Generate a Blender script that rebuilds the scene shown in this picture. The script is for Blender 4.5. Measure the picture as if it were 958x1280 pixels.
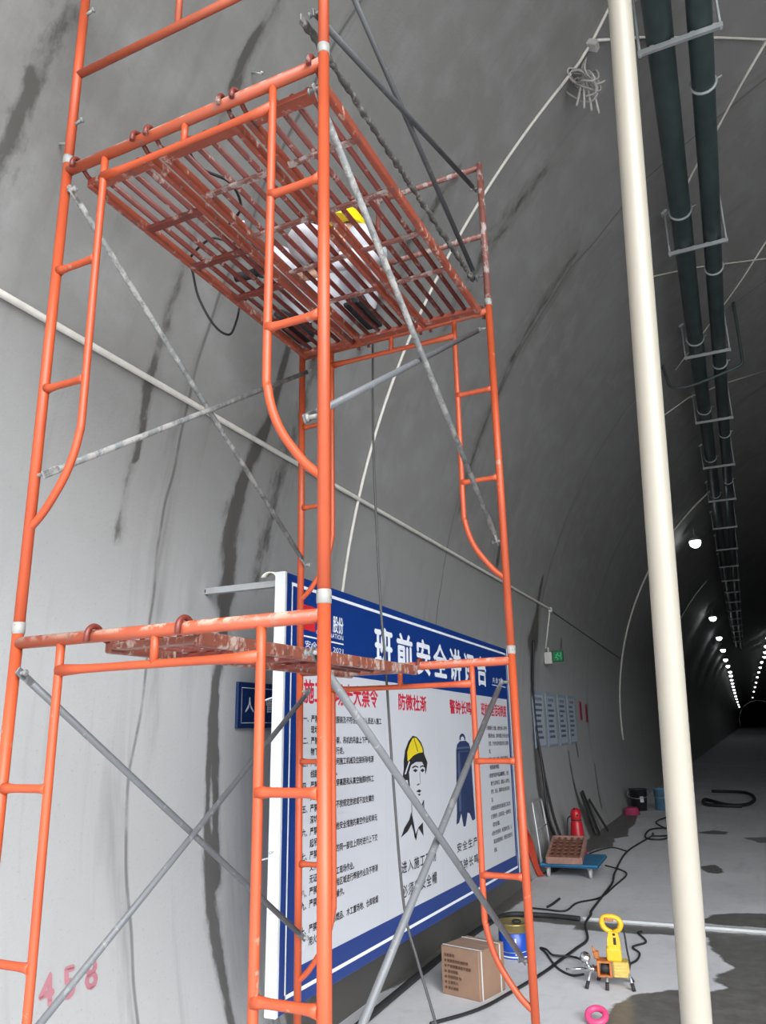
import bpy, bmesh, math, random
import numpy as np
from mathutils import Vector, Matrix

C = bpy.context.scene.collection
for _o in list(bpy.data.objects):
    bpy.data.objects.remove(_o, do_unlink=True)
SC = bpy.context.scene
PI = math.pi

# ------------------------------------------------------------------ camera, sky, exposure
EYE = 1.7
CAM_ROWS = ((0.9090121319, 0.4162165533, -0.0214644998),
            (-0.1316799141, 0.2379607360, -0.9623071694),
            (-0.3954204651, 0.8775753352, 0.2711165559))
cd = bpy.data.cameras.new('camera')
cam = bpy.data.objects.new('camera', cd)
C.objects.link(cam)
r_, d_, f_ = [Vector(v) for v in CAM_ROWS]
cam.matrix_world = Matrix(((r_.x, -d_.x, -f_.x, 0), (r_.y, -d_.y, -f_.y, 0), (r_.z, -d_.z, -f_.z, EYE), (0, 0, 0, 1)))
cd.sensor_fit = 'VERTICAL'; cd.sensor_height = 36.0; cd.lens = 962.98 / 1280 * 36.0
cd.clip_start = 0.05; cd.clip_end = 600
SC.camera = cam

PORTAL_Y = -1.5
world = bpy.data.worlds.new('sky'); SC.world = world
world.use_nodes = True
wn = world.node_tree
bg = wn.nodes['Background']
SKY = 3.5                  # overcast sky, brightest overhead ...
GLOW, GLOW_POW = 14.5, 5.0  # ... and around the veiled sun, behind and to the right of the camera
GLOW_AZ, GLOW_EL = math.radians(54), math.radians(36)
_g = (math.sin(GLOW_AZ) * math.cos(GLOW_EL), -math.cos(GLOW_AZ) * math.cos(GLOW_EL), math.sin(GLOW_EL))
def _wm(op, a, b=None):
    n = wn.nodes.new('ShaderNodeMath'); n.operation = op
    for i, v in enumerate((a, b)):
        if v is None: continue
        if isinstance(v, (int, float)): n.inputs[i].default_value = v
        else: wn.links.new(v, n.inputs[i])
    return n.outputs[0]
_tc = wn.nodes.new('ShaderNodeTexCoord'); _sx = wn.nodes.new('ShaderNodeSeparateXYZ')
wn.links.new(_tc.outputs['Generated'], _sx.inputs[0])
_dot = _wm('ADD', _wm('ADD', _wm('MULTIPLY', _sx.outputs[0], _g[0]), _wm('MULTIPLY', _sx.outputs[1], _g[1])), _wm('MULTIPLY', _sx.outputs[2], _g[2]))
_up = _wm('MAXIMUM', _sx.outputs[2], 0.0)
_lum = _wm('ADD', _wm('MULTIPLY', _wm('ADD', _wm('MULTIPLY', _up, 0.67), 0.33), SKY), _wm('MULTIPLY', _wm('POWER', _wm('MAXIMUM', _dot, 0.0), GLOW_POW), GLOW))
bg.inputs[0].default_value = (0.95, 0.975, 1.0, 1)
wn.links.new(_lum, bg.inputs[1])

pl = bpy.data.lights.new('tunnel_mouth_portal', 'AREA')
pl.shape = 'RECTANGLE'; pl.size = 13.2; pl.size_y = 8.3
pl.cycles.is_portal = True
po = bpy.data.objects.new('tunnel_mouth_portal', pl); C.objects.link(po)
po.location = (3.965, PORTAL_Y - 0.05, 4.1); po.rotation_euler = (PI / 2, 0, 0)   # faces into the tunnel (+Y)

SC.view_settings.view_transform = 'Standard'
SC.view_settings.look = 'None'
SC.view_settings.exposure = 0.0
SC.view_settings.gamma = 1.0
SC.view_settings.use_curve_mapping = False

# ------------------------------------------------------------------ helpers
def link(o, parent=None):
    C.objects.link(o)
    if parent is not None: o.parent = parent
    return o

def tag(o, label=None, cat=None, group=None, kind=None):
    if label: o['label'] = label
    if cat: o['category'] = cat
    if group: o['group'] = group
    if kind: o['kind'] = kind
    return o

def empty(name, loc=(0, 0, 0), rz=0.0, rot=None):
    o = bpy.data.objects.new(name, None); o.empty_display_size = 0.1
    o.location = loc; o.rotation_euler = rot if rot else (0, 0, rz)
    return link(o)

class MB:
    """Collects shapes into one mesh."""
    def __init__(s): s.bm = bmesh.new(); s.mi = 0
    def _faces(s, fs, smooth):
        for f in fs: f.smooth = smooth; f.material_index = s.mi
    def tube(s, pts, r, seg=12, caps=True, closed=False):
        pts = [Vector(p) for p in pts]; n = len(pts)
        rs = list(r) if hasattr(r, '__len__') else [r] * n
        tang = []
        for i in range(n):
            a = pts[(i - 1) % n] if (closed or i > 0) else pts[i]
            b = pts[(i + 1) % n] if (closed or i < n - 1) else pts[i]
            t = (b - a); t = t.normalized() if t.length > 1e-9 else Vector((0, 0, 1))
            tang.append(t)
        up = Vector((0, 0, 1)) if abs(tang[0].z) < 0.9 else Vector((0, 1, 0))
        nrm = (up - tang[0] * up.dot(tang[0])).normalized()
        rings = []
        for i in range(n):
            t = tang[i]; nrm = nrm - t * nrm.dot(t)
            nrm = nrm.normalized() if nrm.length > 1e-6 else t.orthogonal().normalized()
            bi = t.cross(nrm)
            rings.append([s.bm.verts.new(pts[i] + (nrm * math.cos(2 * PI * k / seg) + bi * math.sin(2 * PI * k / seg)) * rs[i]) for k in range(seg)])
        fs = []
        m = n if closed else n - 1
        for i in range(m):
            A, B = rings[i], rings[(i + 1) % n]
            for k in range(seg):
                fs.append(s.bm.faces.new((A[k], A[(k + 1) % seg], B[(k + 1) % seg], B[k])))
        s._faces(fs, True)
        if caps and not closed:
            s._faces([s.bm.faces.new(rings[0][::-1]), s.bm.faces.new(rings[-1])], False)
        return s
    def box(s, c, size, bevel=0.0, rot=None, seg=1):
        b = bmesh.new(); bmesh.ops.create_cube(b, size=1.0)
        for v in b.verts: v.co = Vector((v.co.x * size[0], v.co.y * size[1], v.co.z * size[2]))
        if bevel > 0:
            bmesh.ops.bevel(b, geom=b.edges[:], offset=min(bevel, min(size) * 0.45), segments=seg, affect='EDGES', profile=0.5)
        M = Matrix.Translation(Vector(c))
        if rot is not None: M = M @ (rot.to_4x4() if hasattr(rot, 'to_4x4') else rot)
        s.add(b, M, False); return s
    def add(s, b, M=Matrix(), smooth=None):
        mp = {}
        for v in b.verts: mp[v] = s.bm.verts.new(M @ v.co)
        fs = []
        for f in b.faces:
            g = s.bm.faces.new([mp[v] for v in f.verts]); g.smooth = f.smooth if smooth is None else smooth
            g.material_index = s.mi; fs.append(g)
        b.free(); return fs
    def lathe(s, prof, base=(0, 0, 0), seg=24, M=None, smooth=True):
        M = Matrix.Translation(Vector(base)) if M is None else M
        rings = []
        for (r, z) in prof:
            if r < 1e-6: rings.append([s.bm.verts.new(M @ Vector((0, 0, z)))])
            else: rings.append([s.bm.verts.new(M @ Vector((r * math.cos(2 * PI * k / seg), r * math.sin(2 * PI * k / seg), z))) for k in range(seg)])
        fs = []
        for A, B in zip(rings, rings[1:]):
            for k in range(seg):
                q = (k + 1) % seg
                if len(A) == 1 and len(B) == 1: continue
                if len(A) == 1: fs.append(s.bm.faces.new((A[0], B[q], B[k])))
                elif len(B) == 1: fs.append(s.bm.faces.new((A[k], A[q], B[0])))
                else: fs.append(s.bm.faces.new((A[k], A[q], B[q], B[k])))
        s._faces(fs, smooth); return s
    def ball(s, c, r, seg=16, rings=10, scale=(1, 1, 1), rot=None):
        b = bmesh.new(); bmesh.ops.create_uvsphere(b, u_segments=seg, v_segments=rings, radius=r)
        M = Matrix.Translation(Vector(c))
        if rot is not None: M = M @ rot.to_4x4()
        M = M @ Matrix.Diagonal((*scale, 1))
        s.add(b, M, True); return s
    def prism(s, poly, z0, z1, M=Matrix()):
        a = [s.bm.verts.new(M @ Vector((x, y, z0))) for x, y in poly]
        b = [s.bm.verts.new(M @ Vector((x, y, z1))) for x, y in poly]
        n = len(poly); fs = [s.bm.faces.new(a[::-1]), s.bm.faces.new(b)]
        for i in range(n): fs.append(s.bm.faces.new((a[i], a[(i + 1) % n], b[(i + 1) % n], b[i])))
        s._faces(fs, False); return s
    def build(s, name, mat, parent=None, loc=None):
        me = bpy.data.meshes.new(name)
        bmesh.ops.recalc_face_normals(s.bm, faces=s.bm.faces[:])
        s.bm.to_mesh(me); s.bm.free()
        for m in (mat if isinstance(mat, (list, tuple)) else [mat]): me.materials.append(m)
        o = bpy.data.objects.new(name, me)
        if loc is not None: o.location = loc
        return link(o, parent)

def copy_tree(o, parent=None):
    c = o.copy(); C.objects.link(c)
    if parent is not None: c.parent = parent
    for ch in [x for x in o.children]: copy_tree(ch, c)
    return c

def arc_pts(c, r, a0, a1, n, plane='xy'):
    out = []
    for i in range(n + 1):
        a = a0 + (a1 - a0) * i / n; u, v = r * math.cos(a), r * math.sin(a)
        out.append(Vector(c) + (Vector((u, v, 0)) if plane == 'xy' else Vector((u, 0, v)) if plane == 'xz' else Vector((0, u, v))))
    return out

def smooth_path(pts, n=8):
    P = [Vector(p) for p in pts]; out = []
    for i in range(len(P) - 1):
        p0 = P[max(i - 1, 0)]; p1 = P[i]; p2 = P[i + 1]; p3 = P[min(i + 2, len(P) - 1)]
        for k in range(n):
            t = k / n
            out.append(0.5 * ((2 * p1) + (p2 - p0) * t + (2 * p0 - 5 * p1 + 4 * p2 - p3) * t * t + (3 * p1 - p0 - 3 * p2 + p3) * t ** 3))
    out.append(P[-1]); return out

# ------------------------------------------------------------------ materials
def new_mat(name):
    m = bpy.data.materials.new(name); m.use_nodes = True
    nt = m.node_tree; b = nt.nodes['Principled BSDF']
    return m, nt, b
def N(nt, t, **kw):
    n = nt.nodes.new(t)
    for k, v in kw.items(): setattr(n, k, v)
    return n
def ramp(nt, fac, stops):
    n = N(nt, 'ShaderNodeValToRGB'); cr = n.color_ramp
    while len(cr.elements) < len(stops): cr.elements.new(0.5)
    for e, (p, c) in zip(cr.elements, stops):
        e.position = p; e.color = (*c, 1) if len(c) == 3 else c
    nt.links.new(fac, n.inputs[0]); return n.outputs[0]
def noise(nt, scale, detail=3, rough=0.55, vec=None, dist=0.0):
    n = N(nt, 'ShaderNodeTexNoise'); n.inputs['Scale'].default_value = scale
    n.inputs['Detail'].default_value = detail; n.inputs['Roughness'].default_value = rough
    n.inputs['Distortion'].default_value = dist
    if vec is not None: nt.links.new(vec, n.inputs['Vector'])
    return n.outputs[0]
def math_n(nt, op, a, b=None, c=None, clamp=False):
    n = N(nt, 'ShaderNodeMath', operation=op); n.use_clamp = clamp
    for i, v in enumerate((a, b, c)):
        if v is None: continue
        if isinstance(v, (int, float)): n.inputs[i].default_value = v
        else: nt.links.new(v, n.inputs[i])
    return n.outputs[0]
def mixc(nt, fac, a, b, mode='MIX'):
    n = N(nt, 'ShaderNodeMix', data_type='RGBA', blend_type=mode)
    for sock, v in ((n.inputs[0], fac), (n.inputs[6], a), (n.inputs[7], b)):
        if isinstance(v, (int, float)): sock.default_value = v
        elif isinstance(v, tuple): sock.default_value = (*v, 1)
        else: nt.links.new(v, sock)
    return n.outputs[2]
def maprange(nt, v, a, b, c=0.0, d=1.0, smooth=False):
    n = N(nt, 'ShaderNodeMapRange'); n.clamp = True
    if smooth: n.interpolation_type = 'SMOOTHSTEP'
    nt.links.new(v, n.inputs[0])
    for i, x in zip((1, 2, 3, 4), (a, b, c, d)): n.inputs[i].default_value = x
    return n.outputs[0]
def bump(nt, b, h, strength=0.3, dist=0.01):
    n = N(nt, 'ShaderNodeBump'); n.inputs['Strength'].default_value = strength; n.inputs['Distance'].default_value = dist
    nt.links.new(h, n.inputs['Height']); nt.links.new(n.outputs[0], b.inputs['Normal'])
def position(nt): return N(nt, 'ShaderNodeNewGeometry').outputs['Position']
def mapping(nt, vec, scale):
    n = N(nt, 'ShaderNodeMapping'); n.inputs['Scale'].default_value = scale
    nt.links.new(vec, n.inputs['Vector']); return n.outputs[0]

def simple(name, col, rough=0.5, metal=0.0, var=0.12, scale=9.0, emit=None, strength=1.0, bumpk=0.0):
    m, nt, b = new_mat(name)
    p = N(nt, 'ShaderNodeTexCoord').outputs['Object']
    f = noise(nt, scale, 4, 0.6, p)
    c = ramp(nt, f, [(0.3, tuple(x * (1 - var) for x in col)), (0.7, tuple(min(1, x * (1 + var)) for x in col))])
    nt.links.new(c, b.inputs['Base Color'])
    b.inputs['Roughness'].default_value = rough; b.inputs['Metallic'].default_value = metal
    if bumpk: bump(nt, b, f, bumpk, 0.004)
    if emit:
        b.inputs['Emission Color'].default_value = (*emit, 1); b.inputs['Emission Strength'].default_value = strength
    return m

def painted(name, col, worn, amount=0.62, dust=0.0, dustcol=(0.50, 0.47, 0.43), scale=14.0, rough=0.42, top_only=True):
    """Paint with chips, and cement crust: on the upward side (where it fell) or all round."""
    m, nt, b = new_mat(name)
    pos = position(nt)
    f = noise(nt, scale, 5, 0.65, pos); g = noise(nt, 4.0, 3, 0.5, pos)
    base = ramp(nt, g, [(0.3, tuple(x * 0.86 for x in col)), (0.7, tuple(min(1.0, x * 1.08) for x in col))])
    chip = maprange(nt, f, amount, amount + 0.035)
    c = mixc(nt, chip, base, worn)
    if dust > 0:
        h = noise(nt, 23.0, 5, 0.7, mapping(nt, pos, (1, 1, 0.6)))
        k = maprange(nt, h, 0.62 - dust * 0.35, 0.70 - dust * 0.35)
        if top_only:
            nz = N(nt, 'ShaderNodeSeparateXYZ'); nt.links.new(N(nt, 'ShaderNodeNewGeometry').outputs['Normal'], nz.inputs[0])
            k = math_n(nt, 'MULTIPLY', k, maprange(nt, nz.outputs[2], -0.15, 0.5))
        c = mixc(nt, k, c, dustcol)
        nt.links.new(maprange(nt, k, 0, 1, rough, 0.85), b.inputs['Roughness'])
    else:
        b.inputs['Roughness'].default_value = rough
    nt.links.new(c, b.inputs['Base Color'])
    bump(nt, b, f, 0.25, 0.003)
    return m

M_ORANGE = painted('orange_paint', (0.41, 0.066, 0.020), (0.37, 0.17, 0.11), 0.67, rough=0.45)
M_LEDGER = painted('orange_paint_with_cement_crust', (0.38, 0.075, 0.032), (0.26, 0.095, 0.062), 0.60, dust=0.42, dustcol=(0.40, 0.26, 0.20))
M_RUST = painted('red_brown_paint_with_cement_splash', (0.15, 0.028, 0.019), (0.10, 0.028, 0.022), 0.60, dust=0.12, dustcol=(0.34, 0.25, 0.22), top_only=False)
M_RAIL = painted('worn_orange_red_rail_paint', (0.26, 0.055, 0.030), (0.17, 0.055, 0.042), 0.58, dust=0.14, dustcol=(0.42, 0.30, 0.25), top_only=False)
M_RAILOLD = painted('brown_rail_paint_with_cement', (0.20, 0.062, 0.040), (0.14, 0.05, 0.035), 0.58, dust=0.30, dustcol=(0.36, 0.27, 0.23), top_only=False)
M_GUARD = painted('faded_brown_red_paint', (0.18, 0.062, 0.048), (0.22, 0.16, 0.145), 0.58, dust=0.32, dustcol=(0.34, 0.28, 0.26), top_only=False)
M_GUARD_NEAR = painted('dark_orange_paint', (0.36, 0.075, 0.033), (0.27, 0.12, 0.085), 0.66, rough=0.45)
M_GALV = painted('galvanised_tube', (0.115, 0.122, 0.13), (0.18, 0.18, 0.18), 0.60, scale=30, rough=0.45)
M_GALV_DIRTY = painted('galvanised_tube_with_cement', (0.155, 0.16, 0.16), (0.10, 0.10, 0.095), 0.56, dust=0.4, dustcol=(0.27, 0.265, 0.25), scale=40, rough=0.6, top_only=False)
M_DARKROD = painted('grey_cross_tube', (0.075, 0.078, 0.082), (0.12, 0.12, 0.12), 0.62, scale=30, rough=0.5)
M_CRUST = painted('cement_crusted_tube', (0.075, 0.072, 0.066), (0.15, 0.14, 0.125), 0.58, dust=0.25, dustcol=(0.21, 0.20, 0.185), scale=50, rough=0.9, top_only=False)
M_COUPLER = painted('silver_coupler_band', (0.27, 0.265, 0.25), (0.17, 0.15, 0.13), 0.56, scale=40, rough=0.45)
M_STEEL = simple('light_steel', (0.50, 0.52, 0.53), 0.4, 0.6)
M_STEEL_DK = simple('hanger_steel', (0.36, 0.385, 0.39), 0.5, 0.3)
M_CHROME = simple('chrome', (0.7, 0.7, 0.72), 0.2, 1.0, 0.03)
M_RUBBER = simple('black_rubber', (0.022, 0.022, 0.024), 0.65, 0, 0.2)
M_CABLE = simple('black_cable', (0.018, 0.018, 0.02), 0.5, 0, 0.15)
M_CABLE_THIN = simple('dark_grey_cable', (0.05, 0.05, 0.05), 0.6, 0, 0.15)
M_PVC = simple('white_conduit', (0.60, 0.58, 0.53), 0.5, 0, 0.10, 14)
M_POLE = simple('cream_pole_paint', (0.315, 0.288, 0.240), 0.38, 0, 0.025, 5)
M_DUCT = simple('dark_green_pipe_paint', (0.040, 0.060, 0.060), 0.45, 0, 0.25, 4)
M_BLUE = simple('blue_board_print', (0.006, 0.036, 0.20), 0.35, 0, 0.05, 2)
M_WHITE = simple('white_board_print', (0.55, 0.565, 0.605), 0.4, 0, 0.02, 2)
M_LINE = simple('white_print', (0.80, 0.84, 0.90), 0.4, 0, 0.02)
M_GREYLINE = simple('pale_grey_print', (0.52, 0.54, 0.58), 0.5, 0, 0.02)
M_INK = simple('black_print', (0.018, 0.018, 0.022), 0.5, 0, 0.05)
M_REDINK = simple('crimson_print', (0.50, 0.015, 0.04), 0.5, 0, 0.05)
M_NAVYINK = simple('navy_print', (0.020, 0.035, 0.10), 0.5, 0, 0.25, 5)
M_NAVYINK2 = simple('grey_navy_print', (0.07, 0.10, 0.18), 0.5, 0, 0.1)
M_YELLOWINK = simple('yellow_print', (0.70, 0.55, 0.02), 0.5, 0, 0.04)
M_FRAMEWHITE = simple('white_frame_paint', (0.58, 0.60, 0.60), 0.4, 0, 0.04)
M_CREAM = simple('cream_plastic_sheet', (0.75, 0.75, 0.62), 0.4, 0, 0.06)

# ------------------------------------------------------------------ tunnel shell
XC, ZC, RAD = 3.965, EYE, 6.664
T0 = -math.asin(ZC / RAD)
def tun(t, y, off=0.0):
    r = RAD - off
    return Vector((XC - r * math.cos(t), y, ZC + r * math.sin(t)))
def t_of_z(z): return math.asin((z - ZC) / RAD)
def wallpt(y, z, off=0.0): return tun(t_of_z(z), y, off)
def ceilpt(x, y, off=0.0):
    r = RAD - off; return Vector((x, y, ZC + math.sqrt(r * r - (x - XC) ** 2)))

def seg_dist(py, ps, poly):
    """distance field to a polyline in (Y, arc length); returns dist/halfwidth, smallest."""
    best = np.full(py.shape, 9.0)
    for (y0, s0, w0), (y1, s1, w1) in zip(poly, poly[1:]):
        dy, ds = y1 - y0, s1 - s0; L2 = dy * dy + ds * ds + 1e-9
        t = np.clip(((py - y0) * dy + (ps - s0) * ds) / L2, 0, 1)
        d = np.hypot(py - (y0 + t * dy), ps - (s0 + t * ds)) / (w0 + t * (w1 - w0))
        best = np.minimum(best, d)
    return best
def zw(L): return [(y, RAD * t_of_z(z), w) for y, z, w in L]

# water stains on the left wall, plus shade painted on its base below the board: (Y, Z, half width)
STAINS_AND_SHADE = [
 zw([(3.70, 4.10, .03), (3.75, 3.58, .04), (3.64, 3.19, .06), (3.60, 2.90, .085), (3.645, 2.58, .075), (3.67, 2.21, .05), (3.62, 1.77, .028), (3.60, 1.35, .025), (3.59, 1.04, .04), (3.60, .80, .055), (3.66, .40, .035), (3.70, .02, .035)]),
 zw([(3.66, 1.9, .02), (3.67, 1.3, .035), (3.64, .95, .05)]),
 zw([(2.56, 5.10, .02), (2.55, 4.97, .035), (2.57, 4.80, .03)]), zw([(2.60, 5.6, .05), (2.57, 5.1, .03), (2.60, 4.6, .05)]) + [0.62],
 zw([(1.66, 4.20, .03), (1.69, 4.10, .04), (1.67, 3.88, .035), (1.66, 3.70, .03), (1.66, 3.5, .02)]) + [0.85], zw([(1.70, 4.5, .10), (1.70, 4.0, .09), (1.66, 3.4, .08)]) + [0.62], zw([(2.70, 4.3, .05), (2.72, 3.6, .05), (2.74, 2.6, .03)]) + [0.6], zw([(4.05, 4.2, .10), (4.0, 3.4, .12), (3.95, 2.6, .08)]) + [0.6], zw([(6.9, 6.2, .10), (7.0, 5.0, .12), (7.1, 3.8, .08)]) + [0.6], zw([(4.6, 5.6, .12), (4.5, 4.9, .16), (4.45, 4.2, .08)]) + [0.58], zw([(5.6, 6.2, .12), (5.5, 5.6, .16), (5.5, 4.9, .08)]) + [0.56], zw([(3.9, .02, .12), (4.7, .08, .34), (6.0, .12, .36), (7.6, .08, .32), (9.2, .05, .2)]),  # last entry: damp wall base, darkened further as painted shade behind the board
 zw([(2.72, 3.36, .03), (2.75, 3.16, .025), (2.76, 3.0, .012)]),
 zw([(10.76, 3.7, .06), (10.84, 3.2, .10), (10.72, 2.85, .20), (10.8, 2.65, .09), (10.93, 1.78, .09), (10.72, .75, .10), (10.9, .15, .22)]),
 zw([(10.9, 3.05, .12), (10.95, 2.85, .16)]),
 zw([(13.0, 1.28, .04), (12.97, .9, .05), (13.0, .56, .10), (13.3, .1, .25)]),
 zw([(13.7, 1.36, .05), (13.72, 1.22, .05)]),
 zw([(15.1, 1.0, .03), (14.75, .3, .05)]),
 zw([(8.6, 3.7, .05), (8.65, 3.55, .06)]), zw([(12.6, 3.0, .06), (12.62, 2.9, .06)]),
]
def build_shell(name, t_a, t_b, dt, ys, label_attr):
    nt_ = max(2, int(round((t_b - t_a) / dt)) + 1)
    ts = np.linspace(t_a, t_b, nt_); ys = np.array(ys)
    T, Y = np.meshgrid(ts, ys, indexing='ij')
    V = np.stack([XC - RAD * np.cos(T), Y, ZC + RAD * np.sin(T)], -1).reshape(-1, 3)
    ny = len(ys); I = np.arange(nt_ * ny).reshape(nt_, ny)
    F = np.stack([I[:-1, :-1], I[1:, :-1], I[1:, 1:], I[:-1, 1:]], -1).reshape(-1, 4)
    me = bpy.data.meshes.new(name); me.from_pydata(V.tolist(), [], F.tolist())
    at = me.attributes.new('stain', 'FLOAT', 'POINT')  # mask for water stains and the painted shade at the wall base
    d = np.full(T.shape, 9.0)
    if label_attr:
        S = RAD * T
        for poly in STAINS_AND_SHADE:
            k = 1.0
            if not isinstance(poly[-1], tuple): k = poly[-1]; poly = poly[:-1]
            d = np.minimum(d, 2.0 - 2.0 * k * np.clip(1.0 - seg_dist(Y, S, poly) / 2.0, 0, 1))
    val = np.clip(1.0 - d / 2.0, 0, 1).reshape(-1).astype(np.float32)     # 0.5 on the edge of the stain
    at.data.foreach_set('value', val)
    ar = me.attributes.new('arc', 'FLOAT', 'POINT'); ar.data.foreach_set('value', (RAD * T).reshape(-1).astype(np.float32))
    me.polygons.foreach_set('use_smooth', [True] * len(me.polygons))
    me.materials.append(M_CONCRETE)
    o = link(bpy.data.objects.new(name, me)); o['kind'] = 'structure'
    return o

def concrete_wall():
    m, nt, b = new_mat('sprayed_concrete_lining')
    pos = position(nt)
    arc = N(nt, 'ShaderNodeAttribute', attribute_name='arc').outputs['Fac']
    st = N(nt, 'ShaderNodeAttribute', attribute_name='stain').outputs['Fac']
    sx = N(nt, 'ShaderNodeSeparateXYZ'); nt.links.new(pos, sx.inputs[0])
    cb = N(nt, 'ShaderNodeCombineXYZ'); nt.links.new(sx.outputs[1], cb.inputs[0]); nt.links.new(arc, cb.inputs[1])
    uv = cb.outputs[0]
    big = noise(nt, 0.55, 4, 0.55, uv); mid = noise(nt, 3.2, 5, 0.6, uv)
    streak = noise(nt, 1.0, 4, 0.6, mapping(nt, uv, (5.5, 0.55, 1)), 0.3)
    fine = noise(nt, 60, 3, 0.6, uv)
    c = ramp(nt, big, [(0.30, (0.190, 0.186, 0.178)), (0.55, (0.212, 0.210, 0.203)), (0.75, (0.230, 0.228, 0.221))])
    c = mixc(nt, maprange(nt, mid, 0.46, 0.70), c, (0.243, 0.242, 0.236))
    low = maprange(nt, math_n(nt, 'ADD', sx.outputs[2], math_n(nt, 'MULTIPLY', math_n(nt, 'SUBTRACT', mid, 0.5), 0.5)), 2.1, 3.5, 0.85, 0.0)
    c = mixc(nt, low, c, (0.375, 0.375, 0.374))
    c = mixc(nt, math_n(nt, 'MULTIPLY', maprange(nt, streak, 0.56, 0.74), 0.30), c, (0.124, 0.121, 0.115))
    c = mixc(nt, math_n(nt, 'MULTIPLY', maprange(nt, fine, 0.62, 0.72), 0.25), c, (0.136, 0.136, 0.130))
    # casting joints across the lining every four metres
    wob = math_n(nt, 'MULTIPLY', math_n(nt, 'SUBTRACT', noise(nt, 0.8, 2, 0.5, mapping(nt, uv, (0.0, 1, 1))), 0.5), 0.30)
    yy = math_n(nt, 'ADD', math_n(nt, 'SUBTRACT', sx.outputs[1], 3.03), wob)
    cyc = math_n(nt, 'ABSOLUTE', math_n(nt, 'SUBTRACT', math_n(nt, 'FRACT', math_n(nt, 'ADD', math_n(nt, 'DIVIDE', yy, 4.0), 0.5)), 0.5))
    j = math_n(nt, 'MULTIPLY', maprange(nt, cyc, 0.0012, 0.0035, 1, 0), maprange(nt, mid, 0.35, 0.5, 0.25, 0.65))
    jb = math_n(nt, 'MULTIPLY', maprange(nt, cyc, 0.0, 0.045, 1, 0), maprange(nt, streak, 0.48, 0.62, 0, 0.5))
    c = mixc(nt, jb, c, (0.118, 0.115, 0.108))
    c = mixc(nt, j, c, (0.062, 0.061, 0.057))
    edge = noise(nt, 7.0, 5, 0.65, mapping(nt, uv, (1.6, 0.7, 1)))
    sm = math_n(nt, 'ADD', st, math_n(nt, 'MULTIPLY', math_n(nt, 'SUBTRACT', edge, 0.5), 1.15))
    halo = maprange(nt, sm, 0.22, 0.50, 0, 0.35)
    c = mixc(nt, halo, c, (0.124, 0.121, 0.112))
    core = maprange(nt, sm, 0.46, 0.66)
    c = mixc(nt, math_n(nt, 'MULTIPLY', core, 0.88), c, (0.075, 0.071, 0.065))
    nt.links.new(c, b.inputs['Base Color'])
    nt.links.new(maprange(nt, core, 0, 1, 0.72, 0.45), b.inputs['Roughness'])
    bump(nt, b, math_n(nt, 'ADD', mid, math_n(nt, 'MULTIPLY', fine, 0.25)), 0.22, 0.02)
    return m
M_CONCRETE = concrete_wall()

yfine = list(np.arange(0.9, 8.0, 0.03)) + list(np.arange(8.0, 17.0, 0.06))
y_all = [PORTAL_Y, 0.6] + yfine + list(np.arange(17.0, 30, 1.0)) + list(np.arange(30, 301, 10.0))
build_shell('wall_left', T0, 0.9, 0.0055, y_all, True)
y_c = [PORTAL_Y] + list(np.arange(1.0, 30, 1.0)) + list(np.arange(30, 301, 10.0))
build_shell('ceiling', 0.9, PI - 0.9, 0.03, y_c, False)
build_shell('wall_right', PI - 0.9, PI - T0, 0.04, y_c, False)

# floor with damp patches and the shade under the board painted in (world X, Y polygons)
def poly_sd(px, py, poly):
    d = np.full(px.shape, 1e9); inside = np.zeros(px.shape, bool); n = len(poly)
    for i in range(n):
        (x0, y0), (x1, y1) = poly[i], poly[(i + 1) % n]
        dx, dy = x1 - x0, y1 - y0
        t = np.clip(((px - x0) * dx + (py - y0) * dy) / (dx * dx + dy * dy + 1e-9), 0, 1)
        d = np.minimum(d, np.hypot(px - x0 - t * dx, py - y0 - t * dy))
        if y0 != y1: inside ^= ((y0 > py) != (y1 > py)) & (px < (x1 - x0) * (py - y0) / (y1 - y0 + 1e-12) + x0)
    return np.where(inside, d, -d)
WET_AND_SHADE = [
 [(-1.05, 4.6), (-1.02, 5.45), (-.98, 5.65), (-.92, 5.80), (-.79, 5.95), (-.65, 6.04), (-.46, 6.06), (-.36, 6.17), (-.47, 6.38), (-.32, 6.66), (-.43, 6.9), (-.48, 7.07), (-.55, 7.45), (-.50, 7.62), (1.4, 7.66), (1.4, 4.6)],
 [(-.74, 7.95), (-.58, 8.15), (-.50, 8.38), (-.30, 8.47), (.3, 8.60), (1.2, 8.5), (1.2, 7.95)],
 [(-2.6, 9.6), (-2.35, 10.0), (-2.30, 11.0), (-2.2, 11.9), (-2.02, 12.3), (-2.1, 13.1), (-1.95, 13.4), (-2.05, 14.2), (-2.05, 15.2), (-2.15, 16.2), (-2.25, 17.6), (-2.6, 17.8)],
 [(-.98, 14.1), (-.75, 14.5), (-.52, 14.3), (-.56, 14.0), (-.80, 13.95)],
 [(-.80, 10.9), (-.62, 11.1), (-.50, 10.75), (-.52, 10.45), (-.68, 10.5)],
 [(-.30, 13.7), (.2, 13.9), (.2, 13.2), (-.1, 13.2)],
 [(-2.6, 3.6), (-2.6, 4.9), (-2.53, 5.1), (-2.44, 5.4), (-2.38, 5.75), (-2.36, 6.3), (-2.34, 7.0), (-2.34, 7.6), (-2.30, 8.6), (-2.6, 9.4)],  # under the safety board: damp floor with the board's shade painted in
 [(-1.62, 7.36), (-1.62, 7.72), (1.5, 7.66), (1.5, 7.38), (-.6, 7.46)],
 [(-2.5, 7.55), (-2.5, 7.78), (-1.6, 7.70), (-1.6, 7.52)],
]
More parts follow.
